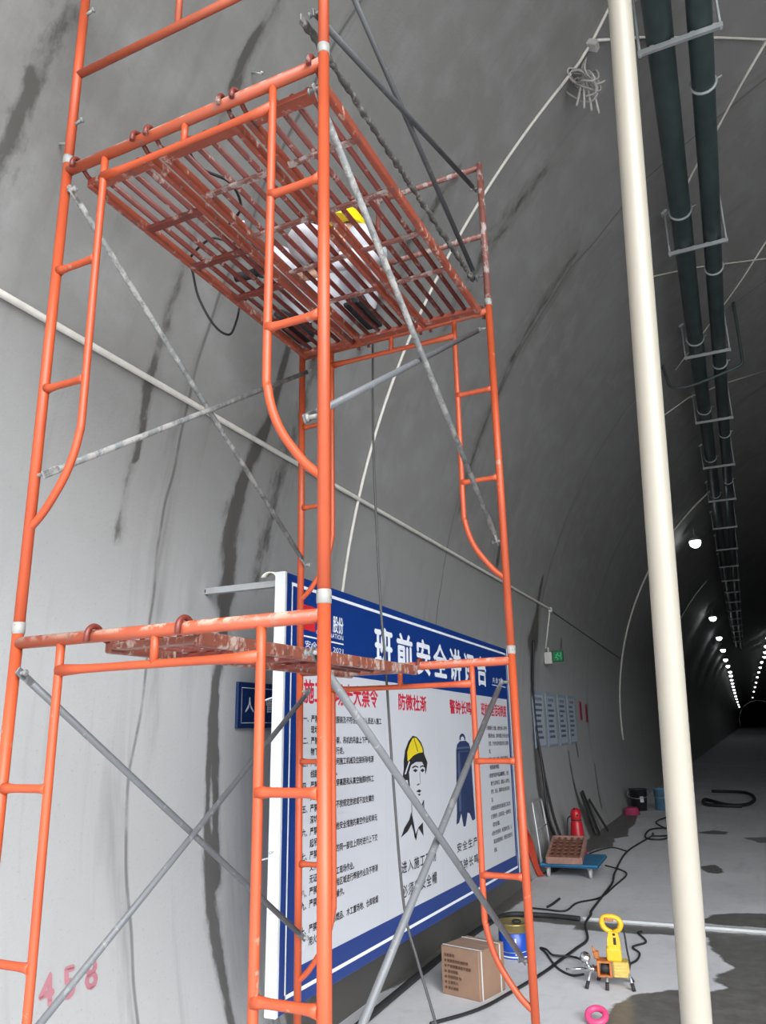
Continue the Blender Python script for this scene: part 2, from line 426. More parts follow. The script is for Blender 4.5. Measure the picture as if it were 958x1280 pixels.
def build_floor():
    xs = np.concatenate([np.arange(-2.49, 1.4, 0.045), np.arange(1.6, 10.5, 1.5), [10.42]])
    ys = np.concatenate([[PORTAL_Y, 1.2, 2], np.arange(3.0, 20.0, 0.06), np.arange(20, 40, 2), np.arange(40, 301, 20)])
    X, Y = np.meshgrid(xs, ys, indexing='ij')
    V = np.stack([X, Y, np.zeros_like(X)], -1).reshape(-1, 3)
    I = np.arange(X.size).reshape(X.shape)
    F = np.stack([I[:-1, :-1], I[1:, :-1], I[1:, 1:], I[:-1, 1:]], -1).reshape(-1, 4)
    me = bpy.data.meshes.new('floor'); me.from_pydata(V.tolist(), [], F.tolist())
    d = np.full(X.shape, -9.0)
    for p in WET_AND_SHADE: d = np.maximum(d, poly_sd(X, Y, p))
    at = me.attributes.new('wet_and_shade', 'FLOAT', 'POINT'); at.data.foreach_set('value', np.clip(0.5 + d / 0.3, 0, 1).reshape(-1).astype(np.float32))
    m, nt, b = new_mat('dusty_concrete_floor')
    pos = position(nt)
    a = noise(nt, 0.9, 5, 0.6, pos); f = noise(nt, 9, 5, 0.65, pos); g = noise(nt, 70, 2, 0.5, pos)
    sw = noise(nt, 1.0, 4, 0.6, mapping(nt, pos, (5, 0.9, 1)))
    c = ramp(nt, a, [(0.3, (0.57, 0.572, 0.59)), (0.6, (0.675, 0.675, 0.695)), (0.8, (0.72, 0.72, 0.735))])
    c = mixc(nt, math_n(nt, 'MULTIPLY', maprange(nt, f, 0.52, 0.72), 0.35), c, (0.43, 0.43, 0.44))
    c = mixc(nt, math_n(nt, 'MULTIPLY', maprange(nt, sw, 0.55, 0.75), 0.4), c, (0.42, 0.42, 0.43))
    w = N(nt, 'ShaderNodeAttribute', attribute_name='wet_and_shade').outputs['Fac']
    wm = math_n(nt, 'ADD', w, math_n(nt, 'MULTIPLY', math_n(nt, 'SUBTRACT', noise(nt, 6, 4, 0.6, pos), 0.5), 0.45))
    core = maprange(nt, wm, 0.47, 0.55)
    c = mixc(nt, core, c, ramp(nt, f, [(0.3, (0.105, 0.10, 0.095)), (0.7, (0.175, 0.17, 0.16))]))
    nt.links.new(c, b.inputs['Base Color'])
    nt.links.new(maprange(nt, core, 0, 1, 0.75, 0.42), b.inputs['Roughness'])
    bump(nt, b, math_n(nt, 'ADD', f, math_n(nt, 'MULTIPLY', g, 0.3)), 0.15, 0.01)
    me.materials.append(m)
    o = link(bpy.data.objects.new('floor', me)); o['kind'] = 'structure'
    # ground outside the tunnel mouth, behind the camera
    mb = MB(); mb.box((4, PORTAL_Y - 15.01, -0.1), (70, 30, 0.2)); g_ = mb.build('ground_outside', simple('pale_gravel', (0.42, 0.41, 0.39), 0.9, 0, 0.1, 2)); g_['kind'] = 'structure'
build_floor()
mb = MB(); mb.prism([(XC - RAD * math.cos(t), ZC + RAD * math.sin(t)) for t in np.linspace(T0, PI - T0, 40)], 0, 0.2, Matrix(((1, 0, 0, 0), (0, 0, 1, 300), (0, 1, 0, 0), (0, 0, 0, 1))))
o = mb.build('wall_back', M_CONCRETE); o['kind'] = 'structure'

# pale metal strip set in the floor across the tunnel
mb = MB(); mb.box((2.0, 7.80, 0.006), (7.2, 0.11, 0.012), 0.004); mb.box((2.0, 7.745, 0.014), (7.2, 0.012, 0.022), 0.003)
tag(mb.build('floor_strip', simple('pale_strip', (0.62, 0.64, 0.64), 0.5, 0.2, 0.06)), 'long pale metal strip lying across the tunnel floor', 'strip')

# ------------------------------------------------------------------ scaffold tower
SA = math.radians(-0.75)
TOW = (-1.988, 1.685, 0.0)
W_, L_ = 1.069, 1.646
ca, sa = math.cos(SA), math.sin(SA)
def l2w(x, y, z): return Vector((TOW[0] + ca * x - sa * y, TOW[1] + sa * x + ca * y, z))
TM, TT = 1.974, 3.674          # ledger heights of the two lifts
RP, RI = 0.0172, 0.0128
tower = empty('scaffold_tower', TOW, SA)
tag(tower, 'tall orange two-lift scaffold tower standing beside the tunnel wall', 'scaffold')

def inner_leg_pts(T, m):
    a = [(.184, T), (.184, T - .5), (.185, T - .98), (.180, T - 1.05), (.163, T - 1.12), (.135, T - 1.185), (.095, T - 1.245), (.05, T - 1.30), (.004, T - 1.338)]
    return [((W_ - x) if m else x, 0, z) for x, z in a]
def rung(mb, x0, x1, z, r=0.0118):
    n = 8; pts = []; rs = []
    for i in range(n + 1):
        t = i / n; pts.append((x0 + (x1 - x0) * t, 0, z)); e = abs(t - .5) * 2
        rs.append(r * (1.0 + 0.55 * max(0, e - .6) ** 1.5 * 4))
    mb.tube(pts, rs, 10)
def make_frame(T, y):
    f = empty('scaffold_frame', (0, y, 0)); f.parent = tower
    for x in (0, W_):
        mb = MB(); mb.tube([(x, 0, T - 1.66), (x, 0, T + 0.05)], RP, 16); mb.build('post', M_ORANGE, f)
    mb = MB(); mb.tube([(0.01, 0, T), (W_ - 0.01, 0, T)], 0.0185, 16); mb.build('ledger', M_LEDGER, f)
    mb = MB(); rung(mb, .184, W_ - .184, T - .09); mb.build('lower_ledger', M_ORANGE, f)
    mb = MB(); mb.tube([(.537, 0, T - .09), (.537, 0, T)], [.0125, .0115], 10); mb.build('stub', M_ORANGE, f)
    for m in (0, 1):
        mb = MB(); mb.tube(smooth_path(inner_leg_pts(T, m), 4), RI, 12); mb.build('inner_leg', M_ORANGE, f)
        for dz in (.415, .862):
            mb = MB(); rung(mb, (W_ - .012) if m else .012, (W_ - .184) if m else .184, T - dz); mb.build('rung', M_ORANGE, f)
    for x in (0, W_):
        s = 1 if x == 0 else -1
        for dz in (.09, 1.165):
            mb = MB(); mb.tube([(x, 0, T - dz), (x + s * .055, 0, T - dz)], .0065, 8); mb.ball((x + s * .05, 0, T - dz), .011, 8, 6, (0.5, 1, 1)); mb.build('locking_pin', M_GALV_DIRTY, f)
        mb = MB(); mb.lathe([(.0175, T + .028), (.0195, T + .03), (.0195, T + .062), (.0175, T + .064)], (x, 0, 0), 16)
        mb.mi = 0; mb.build('coupler', M_COUPLER, f)
    return f
f0 = make_frame(TM, 0.0)
f1 = copy_tree(f0); f1.location = (0, L_, 0)
f2 = copy_tree(f0); f2.location = (0, 0, TT - TM)
f3 = copy_tree(f0); f3.location = (0, L_, TT - TM)

def make_guard(y, mat, rail):
    g = empty('guard_frame', (0, y, 0)); g.parent = tower
    for x in (0, W_):
        mb = MB(); mb.tube([(x, 0, TT + .055), (x, 0, TT + .86)], RP, 16); mb.build('post', mat, g)
    for z in (4.105, 4.515):
        mb = MB(); mb.tube([(.0, 0, z), (W_, 0, z)], 0.0145, 12); mb.build('guard_rail', rail, g)
    mb = MB(); mb.tube([(.478, 0, 4.105), (.478, 0, 4.515)], 0.0125, 10); mb.build('stub', rail, g)
    for x in (0, W_):
        s = 1 if x == 0 else -1
        for z in (3.875, 4.39):
            mb = MB(); mb.tube([(x, 0, z), (x + s * .05, 0, z + .006)], .006, 8); mb.ball((x + s * .05, 0, z + .006), .010, 8, 6, (0.5, 1, 1)); mb.build('locking_pin', M_GALV_DIRTY, g)
    return g
make_guard(0, M_ORANGE, M_GUARD_NEAR)
make_guard(L_, M_GUARD, M_GUARD)

def brace(p, q, mat, r=.0115, crust=False):
    p, q = Vector(p), Vector(q); d = (q - p).normalized()
    mb = MB()
    if crust:
        rnd = random.Random(4); n = 90
        pts = [p + (q - p) * (i / n) + Vector((rnd.uniform(-.003, .003), 0, rnd.uniform(-.003, .003))) for i in range(n + 1)]
        mb.tube(pts, [r * rnd.uniform(.75, 1.45) for _ in pts], 10)
    else:
        mb.tube([p + d * .05, q - d * .05], r, 12)
    b = mb.build('cross_brace', mat, tower)
    for e, s in ((p, 1), (q, -1)):          # flattened, drilled ends
        m2 = MB(); c = e + d * (s * .025)
        rot = Vector((0, 1, 0)).rotation_difference(d).to_matrix()
        m2.box(c, (.006, .085, .026), .005, rot); m2.build('flat_end', mat, b)
    return b
XL, XR = .030, W_ - .030
for T in (TM, TT):
    up, lo = T - .09, T - 1.165
    brace((XL, 0, up), (XL, L_, lo), M_GALV if T == TM else M_GALV_DIRTY)
    brace((XL + .022, 0, lo), (XL + .022, L_, up), M_GALV if T == TM else M_GALV_DIRTY)
    brace((XR, 0, up), (XR, L_, lo), M_GALV_DIRTY if T == TT else M_GALV)
    brace((XR - .024, 0, lo), (XR - .024, L_, up), M_GALV)
brace((XR, 0, 3.875), (XR, L_, 4.39), M_DARKROD)
brace((XR - .024, 0, 4.39), (XR - .024, L_, 3.875), M_DARKROD)
brace((XR - .045, 0, 3.875), (XR - .045, L_, 3.875), M_CRUST, .010, True)

def make_panel(x0, x1, T):
    rail_m = M_RAIL if T == TT else M_RAILOLD
    """hook-on catwalk: two rails, end plates, round bars and flat cross straps."""
    z1 = T - .002; z0 = T - .044; ya, yb = .055, L_ - .055
    r = empty('work_platform', (0, 0, 0)); r.parent = tower
    for x in (x0 + .012, x1 - .012):
        mb = MB(); mb.box((x, (ya + yb) / 2, (z0 + z1) / 2), (.024, yb - ya, z1 - z0), .006, None, 2); mb.build('side_rail', rail_m, r)
        for y, s in ((0.0, 1), (L_, -1)):
            mb = MB(); pts = [(x, y + s * .075, z1 - .012), (x, y + s * .045, z1 - .006)] + [(x, y + s * .0285 * math.cos(a), T + .0285 * math.sin(a)) for a in np.linspace(0.1, 3.05, 12)] + [(x, y - s * .029, T - .018)]
            mb.tube(pts, .0085, 8); mb.build('hook', M_RUST, r)
    mb = MB(); w = x1 - x0; k = 4
    for i in range(k):
        x = x0 + .024 + (w - .048) * (i + .75) / (k + .5); mb.tube([(x, ya, z1 - .013), (x, yb, z1 - .013)], .0108, 8)
    mb.build('deck_bars', M_RUST, r)
    for y in (ya + .02, yb - .02):
        mb = MB(); mb.box(((x0 + x1) / 2, y, z1 - .022), (w - .02, .05, .02), .003); mb.build('end_plate', rail_m, r)
    n = 4 if x0 > .3 else 3
    for i in range(n):
        y = .30 + (.86 / (n - 1)) * i if n == 4 else .36 + .29 * i
        mb = MB(); mb.box(((x0 + x1) / 2, y, z0 + .010), (w - .03, .034 if n == 3 else .024, .016 if n == 3 else .012), .002); mb.build('cross_strap', M_RUST if n == 3 else M_GUARD, r)
    return r
make_panel(.042, .345, TT); make_panel(.380, .705, TT); make_panel(.735, 1.045, TT)
make_panel(.300, .650, TM)

def make_caster(x, y):
    c = empty('caster', (x, y, 0)); c.parent = tower
    mb = MB(); mb.tube([(0, 0, .19), (0, 0, .33)], .014, 10); mb.lathe([(.0, .185), (.05, .185), (.05, .2), (.0, .2)], (0, 0, 0), 16)
    mb.box((-.025, .02, .14), (.006, .05, .10), .002); mb.box((.025, .02, .14), (.006, .05, .10), .002); mb.build('fork', M_STEEL, c)
    mb = MB(); mb.lathe([(0, -.018), (.07, -.018), (.076, -.01), (.076, .01), (.07, .018), (0, .018)], seg=24, M=Matrix.Translation((0, .03, .076)) @ Matrix.Rotation(PI / 2, 4, 'Y')); mb.build('wheel', M_RUBBER, c)
for x in (0, W_):
    for y in (0, L_): make_caster(x, y)
bpy.context.view_layer.update()

# ------------------------------------------------------------------ lettering
def text_mesh(body, space=1.0, bold=0.0):
    c = bpy.data.curves.new('lettering', 'FONT'); c.body = body; c.size = 1.0; c.space_character = space; c.offset = bold
    c.resolution_u = 2
    o = bpy.data.objects.new('lettering', c); C.objects.link(o)
    bpy.context.view_layer.update()
    me = bpy.data.meshes.new_from_object(o.evaluated_get(bpy.context.evaluated_depsgraph_get()))
    V = np.array([v.co[:] for v in me.vertices]) if len(me.vertices) else np.zeros((0, 3))
    F = [tuple(p.vertices) for p in me.polygons]
    bpy.data.objects.remove(o, do_unlink=True); bpy.data.curves.remove(c); bpy.data.meshes.remove(me)
    return V, F
class Print:
    """flat print on a local u-v plane (x, y), at a given z."""
    def __init__(s): s.V = []; s.F = []; s.ph = 0.0012
    def text(s, body, u0, v0, u1, v1, space=1.0, bold=0.0, keep=False, z=0.0012, em=None):
        V, F = text_mesh(body, space, 0.0)
        if not len(V): return s
        mn, mx = V.min(0), V.max(0)
        if em is None: sx = (u1 - u0) / (mx[0] - mn[0]); sy = (v1 - v0) / (mx[1] - mn[1]); oy = mn[1]
        else: sx = sy = em; oy = -0.12
        n = len(s.V)
        for k, (ox, oz) in enumerate(((0, 0), (bold, 0), (-bold, 0), (0, bold), (0, -bold)) if bold else ((0, 0),)):   # struck five times for a heavy face
            n = len(s.V)
            for x, y, _ in V: s.V.append((u0 + (x - mn[0] + ox) * sx, v0 + (y - oy + oz) * sy, z + k * 2e-5))
            s.F += [tuple(i + n for i in f) for f in F]
        return s
    def poly(s, pts, z=0.0012):
        n = len(s.V); s.V += [(u, v, z) for u, v in pts]; s.F.append(tuple(range(n, n + len(pts)))); return s
    def rect(s, u0, v0, u1, v1, z=0.0012): return s.poly([(u0, v0), (u1, v0), (u1, v1), (u0, v1)], z)
    def build(s, name, mat, parent):
        me = bpy.data.meshes.new(name); me.from_pydata(s.V, [], s.F)
        b = bmesh.new(); b.from_mesh(me)
        bmesh.ops.triangulate(b, faces=[f for f in b.faces if len(f.verts) > 4])
        for f in b.faces:
            f.normal_update()
            if f.normal.z < 0: f.normal_flip()
        b.to_mesh(me); b.free(); me.materials.append(mat)
        return link(bpy.data.objects.new(name, me), parent)

# ------------------------------------------------------------------ large safety board by the wall
SIGN_TILT = math.radians(-0.911)
# local x runs along the tunnel, local y up, local z out of the board towards the tunnel axis
SM = Matrix(((0, 0, 1, -2.1), (1, 0, 0, 3.389), (0, 1, 0, 0.460), (0, 0, 0, 1))) @ Matrix.Rotation(SIGN_TILT, 4, 'Z')
sign = bpy.data.objects.new('safety_board', None); link(sign); sign.matrix_world = SM
tag(sign, 'long blue-bordered white safety notice board mounted in front of the tunnel wall', 'notice board')
SWD, SHT = 4.16, 2.045
mb = MB(); mb.box((SWD / 2, SHT / 2, -.022), (SWD, SHT, .042), .003); mb.build('board_panel', M_BLUE, sign)
for u_ in (-.014, SWD + .014):
    mb = MB(); mb.box((u_, SHT / 2, -.030), (.026, SHT + .004, .062), .004); mb.build('edge_frame', M_FRAMEWHITE, sign)
Print().rect(.135, .165, 4.06, 1.555, .0006).build('white_panel', M_WHITE, sign)
p = Print(); lw = .009
p.rect(.045, 1.982, 4.115, 1.982 + 2 * lw); p.rect(.045, .055, 4.115, .055 + 2 * lw); p.rect(.045, .055, .045 + lw * 1.3, 2.0); p.rect(4.106, .055, 4.115, 2.0)
p.build('border_line', M_LINE, sign)
p = Print()
for u in (1.205, 2.165, 3.085): p.rect(u - .004, .165, u + .004, 1.555)
p.build('divider_line', M_GREYLINE, sign)
Print().text('班前安全讲评台', 1.07, 1.645, 3.43, 1.895, 1.35, .028).build('title_lettering', M_LINE, sign)
Print().rect(.10, 1.765, .30, 1.90).build('logo_block', simple('red_print', (0.55, 0.02, 0.03), 0.5), sign)
Print().text('股份', .505, 1.79, .632, 1.885, 1.0, .02).text('CORPORATION', .31, 1.755, .632, 1.782).rect(.17, 1.728, .635, 1.736).text('安全生产  2021', .19, 1.672, .632, 1.712).build('company_lettering', M_LINE, sign)
Print().text('关爱生命', 3.62, 1.69, 4.0, 1.74, 1.4).rect(3.60, 1.665, 4.05, 1.671).build('small_lettering', M_LINE, sign)
Print().text('施工现场十大禁令', .185, 1.385, 1.10, 1.505, 1.0, .03).build('heading_lettering', M_REDINK, sign)
Print().text('防微杜渐', 1.43, 1.385, 1.93, 1.49, 1.0, .03).build('heading_lettering', M_REDINK, sign)
Print().text('警钟长鸣', 2.43, 1.385, 2.95, 1.49, 1.0, .03).build('heading_lettering', M_REDINK, sign)
Print().text('班前安全活动制度', 3.23, 1.39, 4.02, 1.495, 1.0, .03).build('heading_lettering', M_REDINK, sign)
BODY = [('一、', '严禁赤脚穿拖鞋服装及不符合要求的人员进入施工'), ('', '现场。'), ('二、', '严禁乘坐违章升架、吊机的吊盘上下严禁在吊'), ('', '物下操作起立、行走。'), ('三、', '严禁私自开动任何施工机械及拉接拆除电源'), ('', '线路及电气设备。'),
        ('四、', '严禁打闹玩耍、穿高跟和从高空抛掷材料工'), ('', '具及一切杂物。'), ('五、', '严禁掏挖取土及不按规定放坡或不加支撑的'), ('', '深坑作业。'), ('六、', '严禁无防护或其他安全措施的高空作业和单元'), ('', '起吊作业。'),
        ('七、', '严禁在同一设备的同一部位上同时进行上下交'), ('', '叉作业。'), ('', '无证人员上岗施工现场作业。'), ('八、', '严禁在易燃的危险区域进行焊接作业及不带消'), ('九、', '严禁使用木屑石操作。'), ('', ''),
        ('十、', '严禁在仓库、易燃品、木工重场地、仓库吸烟'), ('', '用火。')]
p = Print()
for i, (a, t) in enumerate(BODY):
    v = 1.285 - i * .0555
    if a: p.text(a, .185, v, 0, 0, 1.0, .030, em=.040)
    if t: p.text(t, .265, v, 0, 0, 1.0, .030, em=.0405)
p.build('rules_lettering', M_INK, sign)
Print().text('进入施工现场', 1.425, .385, 2.03, .455, 1.25, .02).build('slogan_lettering', M_INK, sign)
Print().text('必须戴安全帽', 1.425, .245, 2.03, .318, 1.25, .02).build('slogan_lettering', M_INK, sign)
Print().text('安全生产', 2.475, .38, 2.96, .445, 1.3, .02).build('slogan_lettering', M_INK, sign)
Print().text('警钟长鸣', 2.475, .25, 2.96, .318, 1.3, .02).build('slogan_lettering', M_INK, sign)
B4 = ['1.班组每天上班前，组织全体人员开好', '班前安全会，及时布置当天的安全任务', '交底，针对作业特点提出安全注意事', '项。', '2.班组人员听从指挥，遵守各项规章', '制度和操作规程。', '3.检查劳动防护用品佩戴情况，对违', '章行为及时纠正，做到人人讲安全，', '时时、处处、事事讲安全有记录内', '容。', '4.检查班组使用的机械设备工具状况', '5.交接班时，必须讲清上一班的情况', '和存在问题。', '6.班长作好讲评，每日做好记录，认', '真总结经验教训，表扬先进批评后', '进者。']
p = Print()
for i, t in enumerate(B4): p.text(t, 3.36 if t[0].isdigit() else 3.40, 1.265 - i * .0665, 0, 0, 1.0, .024, em=.0395)
p.build('rules_lettering', simple('grey_print', (0.05, 0.05, 0.06), 0.5), sign)

# picture of a worker in a yellow helmet, printed on the board
pic = bpy.data.objects.new('worker_picture', None); link(pic, sign)
def pp(name, mat, polys, z):
    q = Print()
    for pl_ in polys: q.poly(pl_, z)
    q.build(name, mat, pic)
pp('hair_print', M_INK, [[(1.495, 1.008), (1.496, 1.061), (1.522, 1.124), (1.584, 1.183), (1.66, 1.218), (1.736, 1.21), (1.811, 1.176), (1.855, 1.13), (1.862, 1.098), (1.868, 1.09), (1.922, 1.038), (1.898, 0.982), (1.869, 0.95), (1.861, 0.90), (1.70, 0.90), (1.573, 0.878), (1.522, 0.887), (1.474, 0.926), (1.476, 0.967)]], .0010)
pp('face_print', M_WHITE, [[(1.58, 0.984), (1.618, 1.028), (1.709, 1.046), (1.817, 1.043), (1.868, 1.006), (1.873, 0.95), (1.856, 0.862), (1.832, 0.798), (1.785, 0.763), (1.719, 0.774), (1.648, 0.816), (1.593, 0.877)],
   [(1.52, 0.939), (1.554, 0.937), (1.568, 0.889), (1.539, 0.882), (1.515, 0.908)],
   [(1.505, 0.975), (1.53, 0.975), (1.60, 1.048), (1.585, 1.058)]], .0016)
pp('helmet_print', M_YELLOWINK, [[(1.561, 1.054), (1.559, 1.113), (1.597, 1.161), (1.665, 1.205), (1.72, 1.205), (1.786, 1.171), (1.833, 1.131), (1.837, 1.106), (1.759, 1.104), (1.666, 1.089), (1.597, 1.064)]], .0016)
pp('feature_print', M_INK, [[(1.666, 1.216), (1.675, 1.216), (1.750, 1.115), (1.738, 1.112)],
   [(1.645, 0.994), (1.691, 1.003), (1.735, 0.991), (1.692, 0.979)], [(1.778, 0.989), (1.823, 1.001), (1.86, 0.986), (1.821, 0.974)],
   [(1.635, 1.016), (1.692, 1.025), (1.743, 1.015), (1.742, 1.006), (1.691, 1.015), (1.64, 1.005)], [(1.774, 1.014), (1.825, 1.023), (1.865, 1.013), (1.864, 1.004), (1.824, 1.013), (1.776, 1.005)],
   [(1.728, 0.893), (1.704, 0.899), (1.747, 0.905), (1.771, 0.902)], [(1.765, 0.98), (1.771, 0.98), (1.775, 0.902), (1.770, 0.902)],
   [(1.695, 0.858), (1.751, 0.868), (1.793, 0.855), (1.755, 0.846)], [(1.718, 0.84), (1.755, 0.84), (1.779, 0.834), (1.747, 0.825)],
   [(1.573, 0.878), (1.605, 0.834), (1.661, 0.799), (1.733, 0.762), (1.733, 0.770), (1.656, 0.812), (1.593, 0.877)], [(1.733, 0.762), (1.803, 0.757), (1.837, 0.792), (1.825, 0.796), (1.786, 0.764), (1.733, 0.770)],
   [(1.599, 0.735), (1.567, 0.692), (1.48, 0.649), (1.428, 0.599), (1.535, 0.623), (1.60, 0.66), (1.625, 0.70)], [(1.60, 0.66), (1.634, 0.613), (1.651, 0.57), (1.675, 0.578), (1.625, 0.70)],
   [(1.817, 0.766), (1.847, 0.721), (1.944, 0.664), (1.968, 0.639), (1.901, 0.649), (1.835, 0.689)], [(1.80, 0.655), (1.804, 0.607), (1.807, 0.566), (1.723, 0.625), (1.70, 0.60), (1.673, 0.552), (1.652, 0.58), (1.72, 0.63)],
   [(1.608, 0.86), (1.616, 0.86), (1.616, 0.72), (1.608, 0.72)], [(1.82, 0.79), (1.832, 0.79), (1.838, 0.70), (1.825, 0.72)]], .0022)
bel = bpy.data.objects.new('bell_picture', None); link(bel, sign)
Print().poly([(2.538, 1.108), (2.567, 1.152), (2.635, 1.177), (2.78, 1.18), (2.862, 1.155), (2.893, 1.102), (2.902, 0.984), (2.915, 0.776), (2.93, 0.575), (2.86, 0.569), (2.80, 0.628), (2.75, 0.639), (2.69, 0.545), (2.64, 0.545), (2.60, 0.645), (2.54, 0.584), (2.48, 0.575), (2.5, 0.656), (2.516, 0.873)], .0012).build('bell_print', M_NAVYINK, bel)
Print().poly([(2.549, 1.13), (2.885, 1.135), (2.885, 1.121), (2.543, 1.115)], .0018).poly([(2.549, 1.10), (2.89, 1.10), (2.89, 1.095), (2.543, 1.095)], .0018).poly([(2.57, 1.09), (2.62, 1.09), (2.60, .66), (2.55, .66)], .0018).build('band_print', M_NAVYINK2, bel)
p = Print()
ring_o = [(2.70 + .075 * math.cos(a), 1.195 + .04 * math.sin(a)) for a in np.linspace(-.3, PI + .3, 14)]
ring_i = [(2.70 + .042 * math.cos(a), 1.192 + .02 * math.sin(a)) for a in np.linspace(-.3, PI + .3, 14)]
for i in range(13): p.poly([ring_o[i], ring_o[i + 1], ring_i[i + 1], ring_i[i]], .0012)
p.build('loop_print', M_NAVYINK, bel)
# struts to the wall, curled sheet at the corner, loose straps
for (u, v) in ((.05, 2.0), (1.0, .12), (2.1, 2.0), (2.1, .12), (4.1, 2.0), (4.1, .12)):
    y_, z_ = SM @ Vector((u, v, 0)) * 1 if False else (SM @ Vector((u, v, 0))).y, (SM @ Vector((u, v, 0))).z
    wx = wallpt(y_, z_).x
    mb = MB(); mb.box((u, v, (-.045 + (wx + 2.1)) / 2), (.035, .035, abs((wx + 2.1) + .045) + .004), .002); st_ = mb.build('wall_strut', M_STEEL, sign)
    mb = MB(); mb.ball((u, v, wx + 2.1 + .004), .022, 10, 6, (1, 1, .35)); mb.build('wall_bolt', M_RUBBER, st_)
mb = MB()
prof = [(-.02, .052 * 1.0 * math.sin(a) + SHT - .045, -.045 - .055 + .055 * math.cos(a)) for a in np.linspace(0.2, 2.6, 12)]
vs0 = [mb.bm.verts.new((-.028, y, z)) for x, y, z in prof]; vs1 = [mb.bm.verts.new((.03, y + .01, z)) for x, y, z in prof]
for i in range(len(prof) - 1):
    f = mb.bm.faces.new((vs0[i], vs0[i + 1], vs1[i + 1], vs1[i])); f.smooth = True
cu = mb.build('curled_sheet', M_CREAM, sign)
so = cu.modifiers.new('thickness', 'SOLIDIFY'); so.thickness = .004
for v in (1.40, .655):
    mb = MB(); mb.tube(smooth_path([(-.02, v, -.03), (-.02, v + .006, -.05), (-.015, v - .002, -.09), (-.01, v - .012, -.125), (-.005, v - .018, -.15)], 4), .004, 6); mb.build('tie_strap', M_FRAMEWHITE, sign)
for v in (.95, .69):
    mb = MB(); mb.tube([(-.02, v, -.03), (-.055, v, -.03)], .004, 6); mb.ball((-.055, v, -.03), .007, 8, 6); mb.build('screw', M_STEEL, sign)

# small blue wall sign, partly behind the big board
y0, y1, zt, zb = 3.83, 4.62, 1.985, 1.722
tc_ = t_of_z((zt + zb) / 2)
c_ = tun(tc_, 0, .022)
SM2 = Matrix(((0, 0, 1, c_.x), (1, 0, 0, y0), (0, 1, 0, zb), (0, 0, 0, 1)))
ws = bpy.data.objects.new('wall_sign', None); link(ws); ws.matrix_world = SM2
tag(ws, 'small blue lettered sign on the wall, half hidden by the big board', 'sign')
w_, h_ = y1 - y0, zt - zb
mb = MB(); mb.box((w_ / 2, h_ / 2, -.009), (w_, h_, .018), .002); mb.build('plate', simple('navy_plate', (0.006, 0.022, 0.085), 0.4), ws)
p = Print(); q = .004
p.rect(.035, .028, w_ - .035, .028 + q); p.rect(.035, h_ - .035, w_ - .035, h_ - .035 + q); p.rect(.035, .028, .035 + q, h_ - .035); p.rect(w_ - .039, .028, w_ - .035, h_ - .035)
p.build('border_line', M_GREYLINE, ws)
Print().text('人员管理卫生', .075, .09, w_ - .08, .175, 1.25, .015).build('lettering', M_GREYLINE, ws)

# ------------------------------------------------------------------ conduits and cables on the lining
def conduit(name, pts, r, mat, label, cat='conduit', group=None, seg=8, sm=0):
    mb = MB(); mb.tube(smooth_path(pts, sm) if sm else pts, r, seg); return tag(mb.build(name, mat), label, cat, group)
conduit('wall_conduit', [wallpt(y, 3.394 - .0022 * (y - 1.8), .016) for y in np.arange(0.5, 11.4, .4)] + [wallpt(11.48, 3.372, .016)], .016, M_PVC, 'straight white conduit running level along the left wall above the board')
mb = MB(); mb.tube([wallpt(11.5 + k * .75, 3.365 - .02 * k, .008) for k in range(11)], .008, 6); tag(mb.build('wall_cable', M_CABLE_THIN), 'thin dark cable continuing along the wall beyond the white conduit', 'cable')
mb = MB(); mb.tube([wallpt(11.48, 3.36, .04), wallpt(11.48, 3.36, .014), wallpt(11.50, 3.28, .014), wallpt(11.52, 2.8, .014)], .012, 8); mb.box(wallpt(11.48, 3.365, .02), (.05, .07, .07), .006)
tag(mb.build('conduit_drop', M_PVC), 'short white conduit dropping from the wall pipe to the exit sign', 'conduit')
ts_ = [t_of_z(z) for z in (2.2,)]
conduit('arch_conduit', [tun(t, 5.03, .014) for t in np.linspace(t_of_z(2.0), 0.80, 40)], .0125, M_PVC, 'white conduit arching up the near lining from behind the board')
conduit('ceiling_conduit', [ceilpt(x, y, .014) for x, y in ((-.69, 5.03), (-.52, 5.02), (-.40, 4.97), (-.30, 4.9), (-.22, 4.84), (-.05, 4.65), (.3, 4.3))], .0125, M_PVC, 'white ceiling conduit leading from the cable knot towards the camera')
conduit('ceiling_conduit', [ceilpt(x, y, .012) for x, y in ((-.38, 4.99), (-.07, 5.37), (.26, 5.77), (.56, 6.11), (.96, 6.55), (1.5, 7.1))], .011, M_PVC, 'white ceiling conduit crossing level above the two green pipes, nearest one')
conduit('ceiling_conduit', [ceilpt(x, y, .012) for x, y in ((.98, 6.55), (.73, 6.87), (.44, 7.28), (.22, 7.54), (.098, 7.74), (-.05, 7.95))], .012, M_PVC, 'white ceiling conduit slanting down behind the green pipes at the top right')
conduit('ceiling_conduit', [ceilpt(x, y, .012) for x, y in ((-.45, 8.5), (-.30, 8.70), (.15, 9.32), (1.04, 10.42), (1.4, 10.8))], .010, M_PVC, 'thin ceiling conduit crossing beyond the second pipe hanger')
conduit('ceiling_conduit', [ceilpt(x, y, .012) for x, y in ((1.05, 9.95), (.74, 10.49), (.46, 10.84), (.1, 11.2), (-.3, 11.5))], .010, M_PVC, 'thin ceiling conduit slanting beside the third pipe hanger')
conduit('ceiling_conduit', [ceilpt(x, y, .012) for x, y in ((-.6, 12.6), (-.2, 12.9), (.4, 13.6), (1.1, 14.3))], .010, M_PVC, 'faint ceiling conduit crossing beyond the fourth pipe hanger')
conduit('arch_conduit', [tun(t, 19.1, .02) for t in np.linspace(t_of_z(1.34), 0.95, 40)], .022, M_PVC, 'far pale conduit arching up the wall beside the white pole')
